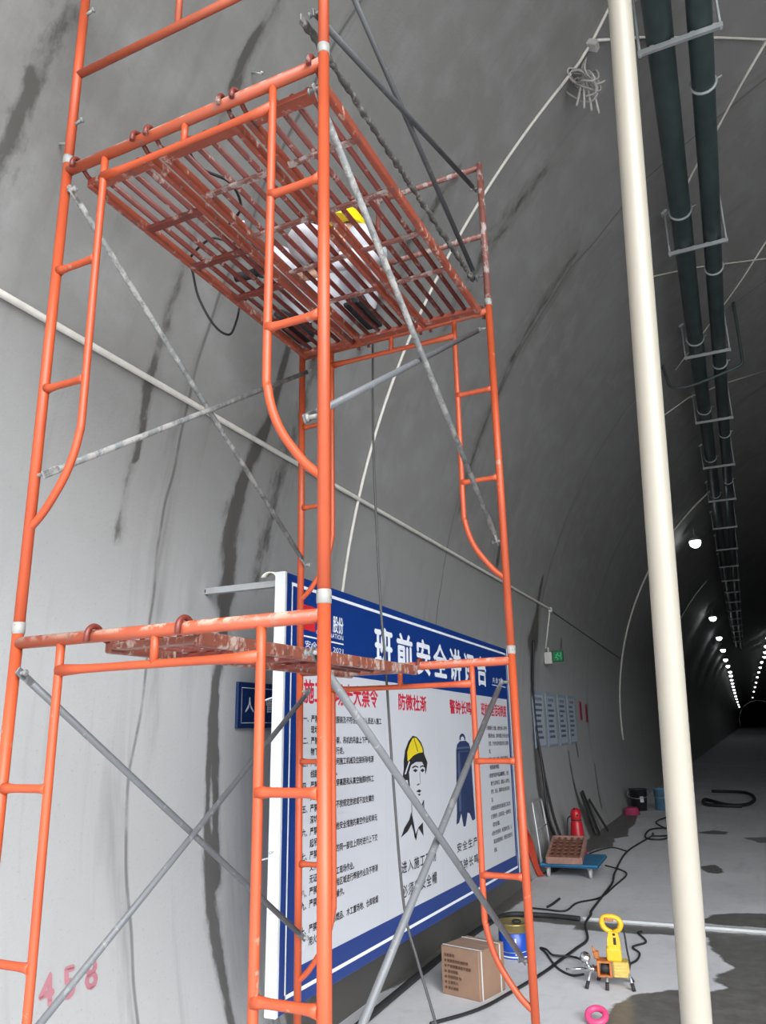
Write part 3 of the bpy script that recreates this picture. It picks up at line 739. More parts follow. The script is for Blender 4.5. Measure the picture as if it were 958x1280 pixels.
conduit('arch_conduit', [tun(t, 29.0, .02) for t in np.linspace(t_of_z(1.9), 0.8, 30)], .02, M_PVC, 'faint conduit arching up the dark wall farther inside the tunnel')
# knot of spare cable under the junction box
mb = MB(); rnd = random.Random(7)
c0 = ceilpt(-.50, 5.05, .10)
for k in range(7):
    n_ = Vector((rnd.uniform(-1, 1), rnd.uniform(-1, 1), rnd.uniform(-.4, .4))).normalized(); a_ = n_.orthogonal().normalized(); b_ = n_.cross(a_)
    ra, rb = rnd.uniform(.04, .08), rnd.uniform(.10, .17); cc = c0 + Vector((rnd.uniform(-.04, .06), rnd.uniform(-.05, .1), rnd.uniform(-.10, .0)))
    mb.tube([cc + a_ * ra * math.cos(t) + b_ * rb * math.sin(t) + n_ * .02 * math.sin(3 * t) for t in np.linspace(0, 2 * PI, 22)[:-1]], .008, 6, closed=True)
for k in range(4):
    mb.tube(smooth_path([c0, c0 + Vector((.03 * k - .04, .03, -.10)), c0 + Vector((.05 * k - .08, .06 + .03 * k, -.20 - .02 * k))], 5), .010, 6)
mb.tube([c0, ceilpt(-.46, 5.05, .0)], .008, 6)
tag(mb.build('cable_knot', simple('grey_cable', (0.36, 0.35, 0.33), 0.6)), 'tangled bunch of spare grey cable hanging from the ceiling conduit', 'cable')
mb = MB(); mb.box(ceilpt(-.40, 4.98, .035), (.085, .085, .05), .006, Matrix.Rotation(.6, 3, 'Y')); tag(mb.build('junction_box', simple('grey_box', (0.40, 0.39, 0.37), 0.5)), 'small grey junction box on the ceiling above the cable knot', 'junction box')

# exit sign
es = empty('exit_sign', wallpt(11.55, 2.78, 0)); tag(es, 'green lit running-man exit sign with pale battery box on the wall', 'sign')
wq = wallpt(11.55, 2.68, 0) - es.location
mb = MB(); mb.box((wq.x + .055, .02, -.12), (.11, .10, .17), .008); mb.box((wq.x + .06, .02, -.01), (.02, .02, .09)); mb.build('battery_box', simple('pale_box', (0.55, 0.54, 0.50), 0.5), es)
mb = MB(); mb.box((wq.x + .195, .02, -.10), (.165, .03, .16), .006); mb.build('sign_case', simple('dark_green_case', (0.01, 0.06, 0.03), 0.4), es)
m_, nt_, b_ = new_mat('green_lit_panel'); b_.inputs['Base Color'].default_value = (.005, .12, .04, 1); b_.inputs['Emission Color'].default_value = (0.0, .35, .10, 1); b_.inputs['Emission Strength'].default_value = .10
mb = MB(); mb.box((wq.x + .195, .003, -.10), (.135, .006, .13), .001); mb.build('lit_panel', m_, es)
mb = MB(); gx = wq.x + .185; gy = -.001
mb.ball((gx + .012, gy, -.062), .011, 8, 6, (1, .2, 1))
for a_, b2 in (((.005, -.078), (-.008, -.112)), ((-.008, -.112), (-.035, -.120)), ((-.008, -.112), (.012, -.140)), ((.012, -.140), (.0, -.158)), ((.004, -.080), (.034, -.098)), ((.004, -.080), (-.026, -.088)), ((.06, -.05), (.06, -.15)), ((.05, -.10), (.025, -.10))):
    mb.tube([(gx + a_[0], gy, a_[1]), (gx + b2[0], gy, b2[1])], .0055, 6)
mb.build('running_man_symbol', simple('pale_green_symbol', (0.10, 0.6, 0.3), 0.5), es)

# ------------------------------------------------------------------ pipes and hangers under the crown
def drift(y): return .205 - .0085 * min(max(y - 4.0, 0), 22) + .0045 * max(0, min(y, 26) - 10)
for nm, dx, r, lab in (('left', -.125, .098, 'dark green pipe under the tunnel crown, left of the pair'), ('right', .150, .088, 'dark green pipe under the tunnel crown, right of the pair')):
    yb_ = [-3.0, 0, 2.0, 4.0] + list(np.arange(5.0, 60, 2.0))
    mb = MB(); mb.tube([(drift(y) + dx, y, 6.475 + r) for y in yb_], r, 20)
    pr = tag(mb.build('green_pipe', M_DUCT), lab, 'pipe')
    for y in ((5.6, 8.4, 11.0, 14.0, 17.0) if nm == 'right' else (7.2, 10.1, 12.7, 15.3, 18.0)):
        mb = MB(); mb.tube([(drift(y) + dx + (r + .006) * math.cos(a), y, 6.475 + r + (r + .006) * math.sin(a)) for a in np.linspace(0, 2 * PI, 25)[:-1]], .012, 8, closed=True)
        mb.tube([(drift(y) + dx + r, y, 6.475 + r), (drift(y) + dx + r + .05, y, 6.475 + r + .02)], .009, 6)
        mb.build('pipe_clamp', M_STEEL_DK, pr)
HY = [4.98, 7.75, 10.4, 13.0, 15.6, 18.2, 21.0, 23.8, 26.6, 29.4, 32.2, 35.0, 38, 41, 44, 47, 50, 53]
ORD = ['nearest', 'second', 'third', 'fourth', 'fifth', 'sixth', 'seventh', 'eighth', 'ninth', 'tenth', 'eleventh', 'twelfth', 'thirteenth', 'fourteenth', 'fifteenth', 'sixteenth', 'seventeenth', 'eighteenth']
for i, y in enumerate(HY):
    xc = drift(y); h = empty('pipe_hanger', (xc, y, 6.46))
    tag(h, '%s steel trapeze hanger holding the green pipes, counted into the tunnel' % ORD[i], 'pipe hanger', 'trapeze hangers under the green pipes')
    mb = MB(); mb.box((0, 0, 0), (.58, .045, .028), .003); mb.box((0, -.02, -.008), (.58, .004, .04), .001)
    for k in (-.19, -.04, .09, .24): mb.box((k, 0, .014), (.03, .05, .006), .001)
    mb.build('tray_bar', M_STEEL_DK, h)
    for dx in (-.275, .275):
        zt_ = ceilpt(xc + dx, y).z - 6.46
        mb = MB(); mb.tube([(dx, 0, -.03), (dx, 0, zt_ + .005)], .011, 8); rod_ = mb.build('hanger_rod', M_STEEL_DK, h)
        mb = MB(); mb.box((dx, 0, zt_ - .02), (.07, .07, .03), .003, Matrix.Rotation(-math.asin((xc + dx - XC) / RAD) * -1, 3, 'Y')); mb.build('anchor_plate', M_STEEL_DK, rod_)
mb = MB()
mb.tube(smooth_path([ceilpt(-.45, 11.0, .0), (-.42, 11.0, 6.5), (-.36, 11.0, 6.33), (-.10, 11.0, 6.30), (.40, 11.0, 6.42), (.56, 11.0, 6.48), (.59, 11.0, 6.62), ceilpt(.59, 11.0, .0)], 6), .020, 8)
tag(mb.build('bent_bracket', M_DUCT), 'bent dark U-shaped tube slung under the pipes beside the third hanger', 'bracket')

# ------------------------------------------------------------------ ceiling lamps deep inside
m_lamp, nt_, b_ = new_mat('lit_lamp_lens'); b_.inputs['Base Color'].default_value = (.9, .9, .9, 1); b_.inputs['Emission Color'].default_value = (.92, .97, 1, 1); b_.inputs['Emission Strength'].default_value = 14.0
lampL = [(-.62, 20.4), (-.78, 35), (-.80, 43.5), (-.82, 51), (-.86, 58.6), (-.86, 65.5), (-.86, 73.5), (-.90, 79), (-.96, 85.5), (-1.0, 92), (-1.05, 99), (-1.1, 108), (-1.15, 118), (-1.22, 130), (-1.28, 143), (-1.35, 160), (-1.42, 180), (-1.47, 203)]
lampR = [(2.19, 66), (2.19, 73.3), (2.25, 80), (2.27, 86), (2.15, 93), (2.1, 102), (2.05, 112), (2.0, 124), (1.97, 141), (1.94, 160), (1.91, 185), (1.89, 232)]
def make_lamp():
    r = empty('tunnel_lamp', (0, 0, 0))
    mb = MB(); mb.lathe([(0, .10), (.05, .10), (.07, .06), (.13, .02), (.15, -.02), (.14, -.035), (0, -.03)], seg=20); mb.tube([(0, 0, .09), (0, 0, .30)], .012, 6); mb.build('lamp_housing', M_STEEL_DK, r)
    mb = MB(); mb.lathe([(0, -.20), (.06, -.19), (.11, -.15), (.135, -.09), (.135, -.036), (0, -.030)], seg=20); mb.build('lamp_lens', m_lamp, r)
    return r
lamp0 = make_lamp()
for row, side in ((lampL, 'left'), (lampR, 'right')):
    for i, (x, y) in enumerate(row):
        o = lamp0 if (side == 'left' and i == 0) else copy_tree(lamp0)
        o.location = ceilpt(x, y, .31)
        tag(o, '%s lamp from the front in the %s row of lit ceiling lamps' % (['first', 'second', 'third', 'fourth', 'fifth', 'sixth', 'seventh', 'eighth', 'ninth', 'tenth', 'eleventh', 'twelfth', 'thirteenth', 'fourteenth', 'fifteenth', 'sixteenth', 'seventeenth', 'eighteenth'][i], side), 'lamp', 'lit lamps along the tunnel ceiling')

# ------------------------------------------------------------------ leaning cream pole in the foreground
p0, p1 = Vector((-.278, 2.56, 0)), Vector((-.030, 2.26, 5.2))
mb = MB(); mb.tube([p0 + (p1 - p0) * t for t in np.linspace(0, 1, 12)], .0405, 28)
po_ = tag(mb.build('cream_pole', M_POLE), 'thick cream painted pole standing in the right foreground', 'pole')
mb = MB(); mb.lathe([(0, .0), (.10, .0), (.10, .010), (.043, .012), (.043, .03), (0, .03)], p0, 24); mb.build('base_plate', M_POLE, po_)

# ------------------------------------------------------------------ cardboard box
bx_c = Vector((-1.90, 5.53, 0)); bxr = math.radians(-15.5)
box = empty('cardboard_box', bx_c, bxr); tag(box, 'closed brown cardboard box with white strapping on the floor behind the scaffold leg', 'box')
M_CARD = simple('brown_cardboard', (0.27, 0.165, 0.11), 0.8, 0, 0.10, 6)
bw, bd, bh = .30, .31, .285
mb = MB(); mb.box((0, 0, bh / 2), (bw, bd, bh), .004); mb.build('carton', M_CARD, box)
mb = MB(); mb.box((0, -.077, bh + .002), (bw, .153, .004), .001); mb.box((0, .078, bh + .002), (bw, .153, .004), .001); mb.build('top_flaps', simple('brown_flap', (0.28, 0.18, 0.125), 0.8, 0, 0.08, 6), box)
mb = MB()
for zz in (0,):
    mb.box((0, .10, bh + .0055), (bw + .008, .010, .003)); mb.box((bw / 2 + .002, .10, bh / 2), (.003, .010, bh)); mb.box((-bw / 2 - .002, .10, bh / 2), (.003, .010, bh))
    mb.box((bw / 2 + .002, -bd / 2 + .03, bh / 2), (.003, .010, bh)); mb.box((0, -bd / 2 + .03, bh + .0055), (bw + .008, .010, .003)); mb.box((-bw / 2 - .002, -bd / 2 + .03, bh / 2), (.003, .010, bh))
mb.build('strapping', M_FRAMEWHITE, box)
lab = bpy.data.objects.new('box_lettering', None); link(lab, box)
lab.matrix_local = Matrix(((1, 0, 0, -bw / 2), (0, 0, -1, -bd / 2 - .0035), (0, 1, 0, 0), (0, 0, 0, 1)))
p = Print()
for i, t in enumerate(('注意事项', '● 轻拿轻放防潮防晒', '● 严禁倒置堆放不超层', '● 请勿踩踏', '● 存放阴凉 处', '● 注意防火', '● 禁止淋雨')):
    p.text(t, .028, .228 - i * .032, 0, 0, 1, .03, em=.021)
p.build('printed_lines', simple('brown_print', (0.10, 0.045, 0.03), 0.6), lab)

# ------------------------------------------------------------------ blue paint tin
tin = empty('paint_tin', (-1.865, 6.44, 0)); tag(tin, 'blue round paint tin with a gold lid behind the cardboard box', 'tin')
M_TINB = simple('blue_tin_print', (0.012, 0.07, 0.42), 0.3, 0, 0.15, 8); M_GOLD = simple('gold_tin', (0.42, 0.33, 0.12), 0.3, 0.75, 0.1)
mb = MB(); mb.lathe([(0, .0), (.118, .0), (.122, .006), (.122, .175), (.118, .178)], seg=32); mb.build('tin_body', M_TINB, tin)
mb = MB(); mb.lathe([(.121, .178), (.124, .18), (.124, .228), (.130, .230), (.130, .238), (.124, .242), (.118, .240), (.112, .232), (0, .232)], seg=32); ld = mb.build('lid', M_GOLD, tin)
mb = MB(); mb.lathe([(0, .232), (.035, .232), (.035, .245), (.028, .25), (0, .25)], (.02, .01, 0), 16); mb.build('cap', M_RUBBER, ld)
mb = MB(); mb.lathe([(.1225, .012), (.1232, .013), (.1232, .020), (.1225, .021)], seg=32); mb.build('silver_band', M_LINE, tin)
mb = MB()
for k, (zz, ww, hh) in enumerate(((.13, .012, .03), (.105, .016, .012), (.085, .012, .012), (.05, .010, .04))):
    a = -PI / 2 + .32; mb.box((.1232 * math.cos(a), .1232 * math.sin(a), zz), (ww, .002, hh), 0, Matrix.Rotation(a + PI / 2, 3, 'Z'))
mb.build('white_marking', M_LINE, tin)
mb = MB(); mb.tube(smooth_path([(.122, 0, .16), (.14, -.03, .10), (.11, -.09, .06), (.0, -.135, .05), (-.11, -.09, .06), (-.14, -.03, .10), (-.122, 0, .16)], 5), .003, 6); mb.build('wire_handle', M_STEEL, tin)

# ------------------------------------------------------------------ yellow power tool standing on legs
tool = empty('power_tool', (-1.025, 5.96, 0), math.radians(9)); tool.scale = (1.0, 1.1, .87); tag(tool, 'yellow power tool with loop handle standing on metal legs on the floor', 'power tool')
M_YEL = simple('yellow_plastic', (0.80, 0.47, 0.025), 0.4, 0, 0.06, 12); M_YELP = simple('pale_yellow_casting', (0.62, 0.47, 0.13), 0.5, 0.1, 0.15, 25)
M_OR = simple('orange_rust_casting', (0.52, 0.17, 0.045), 0.55, 0.1, 0.25, 25)
mb = MB()
mb.tube(smooth_path([(-.010, 0, .375), (-.058, 0, .405), (-.075, 0, .445), (-.060, 0, .482), (-.015, 0, .492), (.030, 0, .478), (.050, 0, .440), (.035, 0, .400), (-.010, 0, .375)][:-1], 5) + [Vector((-.006, 0, .376))], .019, 12)
hd = mb.build('loop_handle', M_YEL, tool)
mb = MB(); mb.box((-.02, -.021, .468), (.05, .012, .012), .003); mb.ball((-.045, -.018, .477), .013, 8, 6); mb.build('trigger', M_OR, hd)
mb = MB(); mb.prism([(-.052, .275), (.036, .275), (.034, .33), (.024, .385), (-.036, .392), (-.048, .34)], -.03, .03, Matrix(((1, 0, 0, 0), (0, 0, 1, 0), (0, 1, 0, 0), (0, 0, 0, 1)))); nk = mb.build('neck', M_YEL, tool)
mb = MB(); mb.box((.0, -.032, .325), (.018, .006, .05), .002); mb.ball((-.002, -.031, .372), .010, 8, 6, (1, .4, 1)); mb.box((.002, -.0345, .262), (.05, .004, .008), .001); mb.build('dark_vents', M_RUBBER, nk)
mb = MB(); mb.box((-.012, 0, .230), (.100, .085, .095), .014, None, 2); mb.box((-.008, 0, .282), (.088, .07, .03), .008); mb.build('motor_body', M_YEL, tool)
mb = MB(); mb.box((.024, 0, .130), (.105, .10, .108), .008); mb.box((.07, 0, .13), (.02, .06, .07), .006)
for k in range(4): mb.box((.024, -.052, .10 + k * .022), (.085, .006, .008), .001)
mb.build('gear_case', M_YELP, tool)
mb = MB()
for x, z, sx, sz in ((-.082, .178, .095, .016), (-.082, .080, .095, .016), (-.122, .129, .016, .11), (-.042, .129, .016, .11)): mb.box((x, 0, z), (sx, .095, sz), .003)
mb.build('square_bracket', M_OR, tool)
mb = MB(); mb.lathe([(0, -.05), (.026, -.05), (.03, -.04), (.03, .04), (0, .045)], seg=18, M=Matrix.Translation((-.08, 0, .13)) @ Matrix.Rotation(PI / 2, 4, 'X')); mb.build('spindle', M_RUBBER, tool)
mb = MB(); mb.box((-.130, 0, .215), (.035, .05, .05), .006); mb.tube([(-.14, 0, .23), (-.152, 0, .275)], [.014, .004], 8); mb.build('guide_lever', M_OR, tool)
mb = MB(); mb.tube([(-.12, 0, .115), (-.215, 0, .115)], .021, 14); mb.tube([(-.15, 0, .115), (-.165, 0, .115)], .028, 14); mb.tube([(-.20, 0, .115), (-.34, -.01, .105)], .0085, 10)
mb.lathe([(0, -.018), (.034, -.018), (.036, -.012), (.036, .012), (.034, .018), (0, .018)], seg=20, M=Matrix.Translation((-.205, 0, .195)) @ Matrix.Rotation(PI / 2 - .4, 4, 'X'))
mb.tube([(-.205, 0, .18), (-.185, 0, .12)], .012, 8); mb.build('water_coupling', M_CHROME, tool)
for (a, b_) in (((-.175, -.03, .11), (-.205, -.075, .014)), ((-.07, -.05, .08), (-.074, -.085, .014)), ((.075, -.045, .11), (.094, -.075, .014)), ((.06, .05, .09), (.09, .10, .014)), ((-.10, .05, .09), (-.13, .10, .014))):
    mb = MB(); mb.tube([a, b_], .0085, 8); lg = mb.build('leg', M_STEEL, tool)
    mb = MB(); bb = Vector(b_); aa = Vector(a); dd = (aa - bb).normalized(); mb.tube([bb - dd * .012, bb + dd * .04], .0125, 8); mb.build('rubber_foot', M_RUBBER, lg)
mb = MB(); mb.tube(smooth_path([(.045, .01, .45), (.066, .01, .38), (.075, .01, .26), (.085, .02, .15), (.07, .03, .09)], 5), .006, 8); mb.build('power_lead', M_CABLE, tool)

# ------------------------------------------------------------------ floor cables
def floor_cable(pts, r, label, mat=None, sm=6, name='floor_cable', cat='cable'):
    mb = MB(); mb.tube(smooth_path([(x, y, r + .001 + z) for x, y, z in [(p + (0,))[:3] for p in pts]], sm), r, 8)
    return tag(mb.build(name, mat or M_CABLE), label, cat)
floor_cable([(-1.95, 4.85), (-1.76, 5.18), (-1.655, 5.58), (-1.557, 6.05), (-1.513, 6.38), (-1.46, 6.75), (-1.43, 7.05), (-1.52, 7.46, .02), (-1.53, 7.8, .028), (-1.577, 8.08), (-1.588, 8.83), (-1.60, 9.5), (-1.674, 10.24), (-1.745, 11.8), (-1.60, 13.4), (-1.62, 13.8)], .011, 'long black cable running from behind the box up the tunnel floor')
floor_cable([(-2.158, 8.02), (-2.0, 8.0), (-1.81, 8.0), (-1.769, 8.38), (-1.60, 8.70), (-1.55, 9.4), (-1.52, 10.0), (-1.60, 10.3), (-1.85, 10.60)], .009, 'thin black cable bending from the trolley down to the floor strip')
floor_cable([(-1.27, 6.05, .02), (-1.365, 6.07), (-1.5, 6.22), (-1.66, 6.56), (-1.73, 6.68), (-1.66, 6.60, .012), (-1.58, 6.47, .012), (-1.45, 6.48, .012), (-1.36, 6.40, .02), (-1.30, 6.20, .06), (-1.27, 6.05, .12)], .008, 'black cable loop lying left of the yellow power tool')
floor_cable([(-.99, 5.99, .07), (-1.0, 6.20), (-1.02, 6.45), (-.985, 6.60), (-.99, 6.79), (-1.06, 6.95), (-.985, 7.10), (-1.0, 7.22), (-1.074, 7.40), (-1.05, 7.46)], .008, 'wriggling black cable end lying right of the yellow power tool')
floor_cable([(-2.30, 3.9), (-2.34, 5.2), (-2.36, 6.3), (-2.33, 7.2), (-2.26, 7.62), (-2.0, 7.70), (-1.8, 7.705), (-1.61, 7.68)], .022, 'thick black hose curving out from under the safety board', M_RUBBER, name='floor_hose', cat='hose')
floor_cable([(-1.60, 13.4), (-1.35, 13.6), (-1.42, 14.4), (-1.70, 14.2), (-1.66, 13.2), (-1.40, 13.1), (-1.30, 13.9), (-1.55, 14.6), (-1.72, 15.4), (-1.5, 16.4), (-1.2, 16.9)], .013, 'loose coil of black cable on the far floor near the pole')
floor_cable([(-1.76, 11.82), (-2.0, 12.1), (-2.18, 11.6), (-2.2, 11.2)], .009, 'thin black cable running from behind the trolley to the main cable')
floor_cable([(-1.05, 21.9), (-.3, 21.6), (-.1, 20.0), (-.25, 18.6), (-.6, 18.4), (-1.1, 19.6), (-1.0, 18.4), (-.35, 18.2)], .035, 'thick black hose laid in a loop on the far floor right of the pole', M_RUBBER, name='floor_hose', cat='hose')
floor_cable([(-2.0, 8.1), (-1.98, 8.25), (-1.97, 8.5)], .012, 'short black offcut lying by the thick hose end', M_RUBBER, name='hose_offcut', cat='hose')

# cable hanging from the high platform to the floor, in front of the board
mb = MB()
hp = [(-1.57, 3.40, 3.70), (-1.578, 3.40, 3.10), (-1.559, 3.40, 2.35), (-1.537, 3.40, 2.0), (-1.51, 3.40, 1.46), (-1.474, 3.40, .96), (-1.418, 3.40, .75), (-1.344, 3.40, .52), (-1.28, 3.42, .25), (-1.2, 3.5, .02), (-1.0, 3.7, .009)]
mb.tube(smooth_path(hp, 6), .0065, 8)
mb.tube(smooth_path([l2w(.395, L_ + .03, 3.72), l2w(.396, L_ + .05, 3.71), Vector(hp[0])], 4), .0065, 8)
tag(mb.build('hanging_cable', M_CABLE_THIN), 'thin dark cable hanging from the high platform down past the board', 'cable')
# slack lead looping under the left edge of the high platform
mb = MB()
mb.tube(smooth_path([l2w(*q) for q in ((.44, .12, 3.705), (.43, .22, 3.69), (.47, .34, 3.70), (.42, .48, 3.70), (.30, .55, 3.69), (.26, .66, 3.70), (.20, .58, 3.695), (.02, .66, 3.70), (.008, .70, 3.66), (.016, .74, 3.55), (.03, .84, 3.46), (.03, .95, 3.47), (.015, 1.02, 3.58), (.012, 1.05, 3.68), (.06, 1.04, 3.70), (.18, .99, 3.70), (.24, 1.02, 3.70), (.25, .99, 3.70))], 8), .0055, 8)
tag(mb.build('power_lead', M_CABLE), 'slack black lead looping over the left edge of the high platform', 'cable')

# ------------------------------------------------------------------ trolley, rusty grate, extinguisher
tr = empty('platform_trolley', (-2.125, 10.08, 0), math.radians(2)); tag(tr, 'blue flat platform trolley with folding steel handle parked by the wall', 'trolley')
M_TBLUE = simple('blue_trolley_plastic', (0.02, 0.17, 0.33), 0.45, 0, 0.12, 8)
mb = MB(); mb.box((0, 0, .136), (.66, .84, .030), .012, None, 2)
for k in range(5): mb.box((-.24 + k * .12, 0, .152), (.03, .76, .004), .001)
mb.build('deck', M_TBLUE, tr)
mb = MB(); mb.box((0, 0, .122), (.675, .855, .02), .008); mb.build('bumper', simple('dark_blue_edge', (0.015, 0.09, 0.2), 0.5), tr)
M_WHEEL = simple('pale_wheel', (0.45, 0.45, 0.44), 0.5)
for x in (-.24, .24):
    for y in (-.37, .36):
        c = empty('caster', (x, y, 0)); c.parent = tr
        mb = MB(); mb.box((0, 0, .108), (.07, .07, .010), .003); mb.box((-.02, .008, .08), (.005, .04, .06), .001); mb.box((.02, .008, .08), (.005, .04, .06), .001); mb.build('fork', M_STEEL, c)
        mb = MB(); mb.lathe([(0, -.015), (.044, -.016), (.051, -.010), (.051, .010), (.044, .016), (0, .015)], seg=20, M=Matrix.Translation((0, .012, .051)) @ Matrix.Rotation(PI / 2, 4, 'Y')); mb.build('wheel', M_WHEEL, c)
mb = MB(); mb.tube(smooth_path([(-.335, -.30, .14), (-.345, -.30, .30), (-.365, -.29, .50), (-.395, -.27, .76), (-.398, -.22, .80), (-.40, .0, .805), (-.398, .22, .80), (-.395, .27, .76), (-.365, .29, .50), (-.345, .30, .30), (-.335, .30, .14)], 4), .014, 10); hn = mb.build('push_handle', M_STEEL, tr)
mb = MB(); mb.tube([(-.364, -.29, .50), (-.364, .29, .50)], .010, 8); mb.box((-.33, -.30, .16), (.03, .04, .08), .004); mb.box((-.33, .30, .16), (.03, .04, .08), .004); mb.build('hinge_bar', M_STEEL, hn)

# ---- perforated grate lying tilted on the trolley
gr = empty('steel_grate', (-2.150, 9.645, .158), 0, (math.radians(12), 0, math.radians(5))); tag(gr, 'rusty brown perforated steel grate lying tilted on the blue trolley', 'grate')
M_GR = simple('rusty_pink_steel', (0.20, 0.085, 0.055), 0.8, 0, 0.25, 18)
gw, gl = .385, .70
mb = MB()
for x in (-gw / 2, gw / 2): mb.box((x, gl / 2, .035), (.03, gl, .075), .004)
for y in (0, gl): mb.box((0, y, .035), (gw, .025, .075), .004)
mb.build('edge_frame', simple('pale_rust_steel', (0.32, 0.18, 0.14), 0.8, 0, 0.2, 14), gr)
nx, ny = 5, 6; mb = MB()
for i in range(1, nx): mb.box((-gw / 2 + gw * i / nx, gl / 2, .05), (.030, gl, .020), .002)
for j in range(1, ny): mb.box((0, gl * j / ny, .048), (gw, .055, .016), .002)
mb.build('lattice', M_GR, gr)
mb = MB(); mb.box((0, gl / 2, .012), (gw - .02, gl - .02, .006)); mb.build('back_sheet', simple('dark_rust_sheet', (0.07, 0.035, 0.03), 0.9), gr)

ex = empty('fire_extinguisher', (-2.32, 11.36, 0)); tag(ex, 'red fire extinguisher standing on the floor behind the trolley', 'fire extinguisher')
M_RED = simple('extinguisher_red', (0.50, 0.012, 0.022), 0.35, 0, 0.08)
mb = MB(); mb.lathe([(0, 0), (.104, 0), (.108, .01), (.100, .12), (.090, .26), (.080, .40), (.070, .432), (.066, .44)], seg=28); mb.build('cylinder', M_RED, ex)
mb = MB(); mb.lathe([(.066, .438), (.070, .440), (.070, .452), (.066, .454)], seg=28); mb.build('band', M_RUBBER, ex)
mb = MB(); mb.lathe([(.066, .452), (.072, .47), (.072, .53), (.060, .575), (.030, .598), (0, .602)], seg=24); cp = mb.build('hood', M_RED, ex)
mb = MB(); mb.box((0, -.05, .590), (.020, .10, .012), .003, Matrix.Rotation(-.25, 3, 'X')); mb.ball((.03, -.066, .51), .014, 10, 8, (1, .5, 1)); mb.build('valve_head', M_RUBBER, cp)
mb = MB(); mb.tube(smooth_path([(-.06, -.03, .50), (-.10, -.05, .47), (-.118, -.05, .36), (-.122, -.05, .20), (-.122, -.05, .10)], 5), .010, 8); mb.tube([(-.122, -.05, .11), (-.122, -.05, .03)], [.012, .018], 8); mb.build('hose', M_RUBBER, ex)

# dark boards leaning on the wall behind the extinguisher
for i, (yy, wd, lean, ht, lb) in enumerate(((13.30, .16, .08, .66, 'wide dark weathered board leaning on the wall behind the extinguisher'), (13.70, .07, .15, .50, 'narrow dark board leaning lower, right of the wide board'))):
    tp = wallpt(yy, ht, .035); bt = Vector((tp.x + .16 + lean * .4, yy + .10 + .12 * i, .01))
    d = (tp - bt); L0 = d.length; d.normalize(); sx = Vector((0, 1, 0)); sx = (sx - d * sx.dot(d)).normalized(); nn = d.cross(sx)
    Mx = Matrix((( sx.x, nn.x, d.x, (bt.x + tp.x) / 2), (sx.y, nn.y, d.y, (bt.y + tp.y) / 2), (sx.z, nn.z, d.z, (bt.z + tp.z) / 2), (0, 0, 0, 1)))
    mb = MB(); mb.add((lambda b: (bmesh.ops.create_cube(b, size=1), [setattr(v, 'co', Vector((v.co.x * wd, v.co.y * .02, v.co.z * L0))) for v in b.verts], b)[2])(bmesh.new()), Mx, False)
    mb.tube([bt + sx * (-wd * .3) + nn * .012, tp + sx * (-wd * .3) + nn * .012], .006, 6); mb.tube([bt + sx * (wd * .3) + nn * .012, tp + sx * (wd * .3) + nn * .012], .006, 6)
    tag(mb.build('leaning_board', simple('dark_wet_wood', (0.022, 0.021, 0.018), 0.8, 0, 0.3, 10)), lb, 'board')

# orange-red hoses slumped against the wall behind the scaffold leg
M_HOSE = simple('orange_red_hose', (0.42, 0.045, 0.02), 0.45, 0, 0.15, 6)
for i in range(5):
    z_ = 1.46 - .115 * i
    q = lambda y, z, o: Vector((wallpt(y, z).x + o, y, z))
    mb = MB()
    mb.tube(smooth_path([q(8.70 + .03 * i, z_, .02), q(9.05 + .03 * i, z_ - .30, .03 + .014 * i), q(9.38 + .035 * i, z_ * .45, .03 + .014 * i), (-2.505 + .012 * i, 9.56 + .02 * i, .20 - .02 * i), (-2.455 + .010 * i, 9.64 + .012 * i, .014)], 6), .0125, 8)
    tag(mb.build('red_hose', M_HOSE), 'orange-red hose leaning on the wall behind the scaffold leg, %s of the bundle' % ('uppermost', 'second highest', 'middle one', 'second lowest', 'lowest')[i], 'hose', 'red hoses leaning on the wall')
mb = MB(); mb.tube(smooth_path([wallpt(10.75, 2.85, .02), wallpt(10.85, 2.2, .02), wallpt(10.93, 1.7, .022), wallpt(10.90, 1.35, .05), wallpt(10.84, 1.0, .06), wallpt(10.80, .5, .03), wallpt(11.0, .2, .03), (-2.36, 11.2, .02)], 6), .018, 8)
mb.tube(smooth_path([wallpt(10.90, 1.70, .022), wallpt(11.0, 1.35, .03), wallpt(11.02, .95, .04), wallpt(11.1, .5, .03), wallpt(11.2, .1, .04)], 6), .016, 8)
tag(mb.build('wall_hose', M_CABLE), 'black cables hanging down the wall beside the row of posters', 'cable')

# pails by the wall far in
def pail(name, x, y, r0, r1, h, mat, lab, cat):
    e = empty(name, (x, y, 0)); tag(e, lab, cat)
    mb = MB(); mb.lathe([(0, 0), (r0, 0), (r1, h), (r1 + .012, h), (r1 + .012, h + .015), (r1 - .008, h + .015), (r1 - .012, h - .01), (r0 - .01, .012), (0, .012)], seg=24); mb.build('bowl' if cat == 'basin' else 'bucket_body', mat, e)
    if cat != 'basin':
        mb = MB(); mb.tube(smooth_path([(r1 + .012, 0, h - .02), (r1 + .03, -.06, h - .12), (.0, -r1 - .05, h - .16), (-r1 - .03, -.06, h - .12), (-r1 - .012, 0, h - .02)], 5), .006, 6); mb.build('wire_handle', M_STEEL, e)
    return e
pail('bucket', -2.24, 17.35, .145, .175, .40, simple('black_bucket', (0.03, 0.03, 0.033), 0.4), 'black bucket standing by the far wall next to the pink basin', 'bucket')
e = [o for o in bpy.data.objects if o.name == 'bucket'][0]
mb = MB(); mb.box((.08, -.150, .22), (.07, .004, .11), 0, Matrix.Rotation(.45, 3, 'Z') @ Matrix.Rotation(-.07, 3, 'X')); mb.build('paper_label', M_WHITE, e)
pail('bucket', -1.82, 17.5, .12, .14, .40, simple('pale_blue_bucket', (0.12, 0.25, 0.36), 0.4), 'pale blue bucket far in, just left of the cream pole', 'bucket')
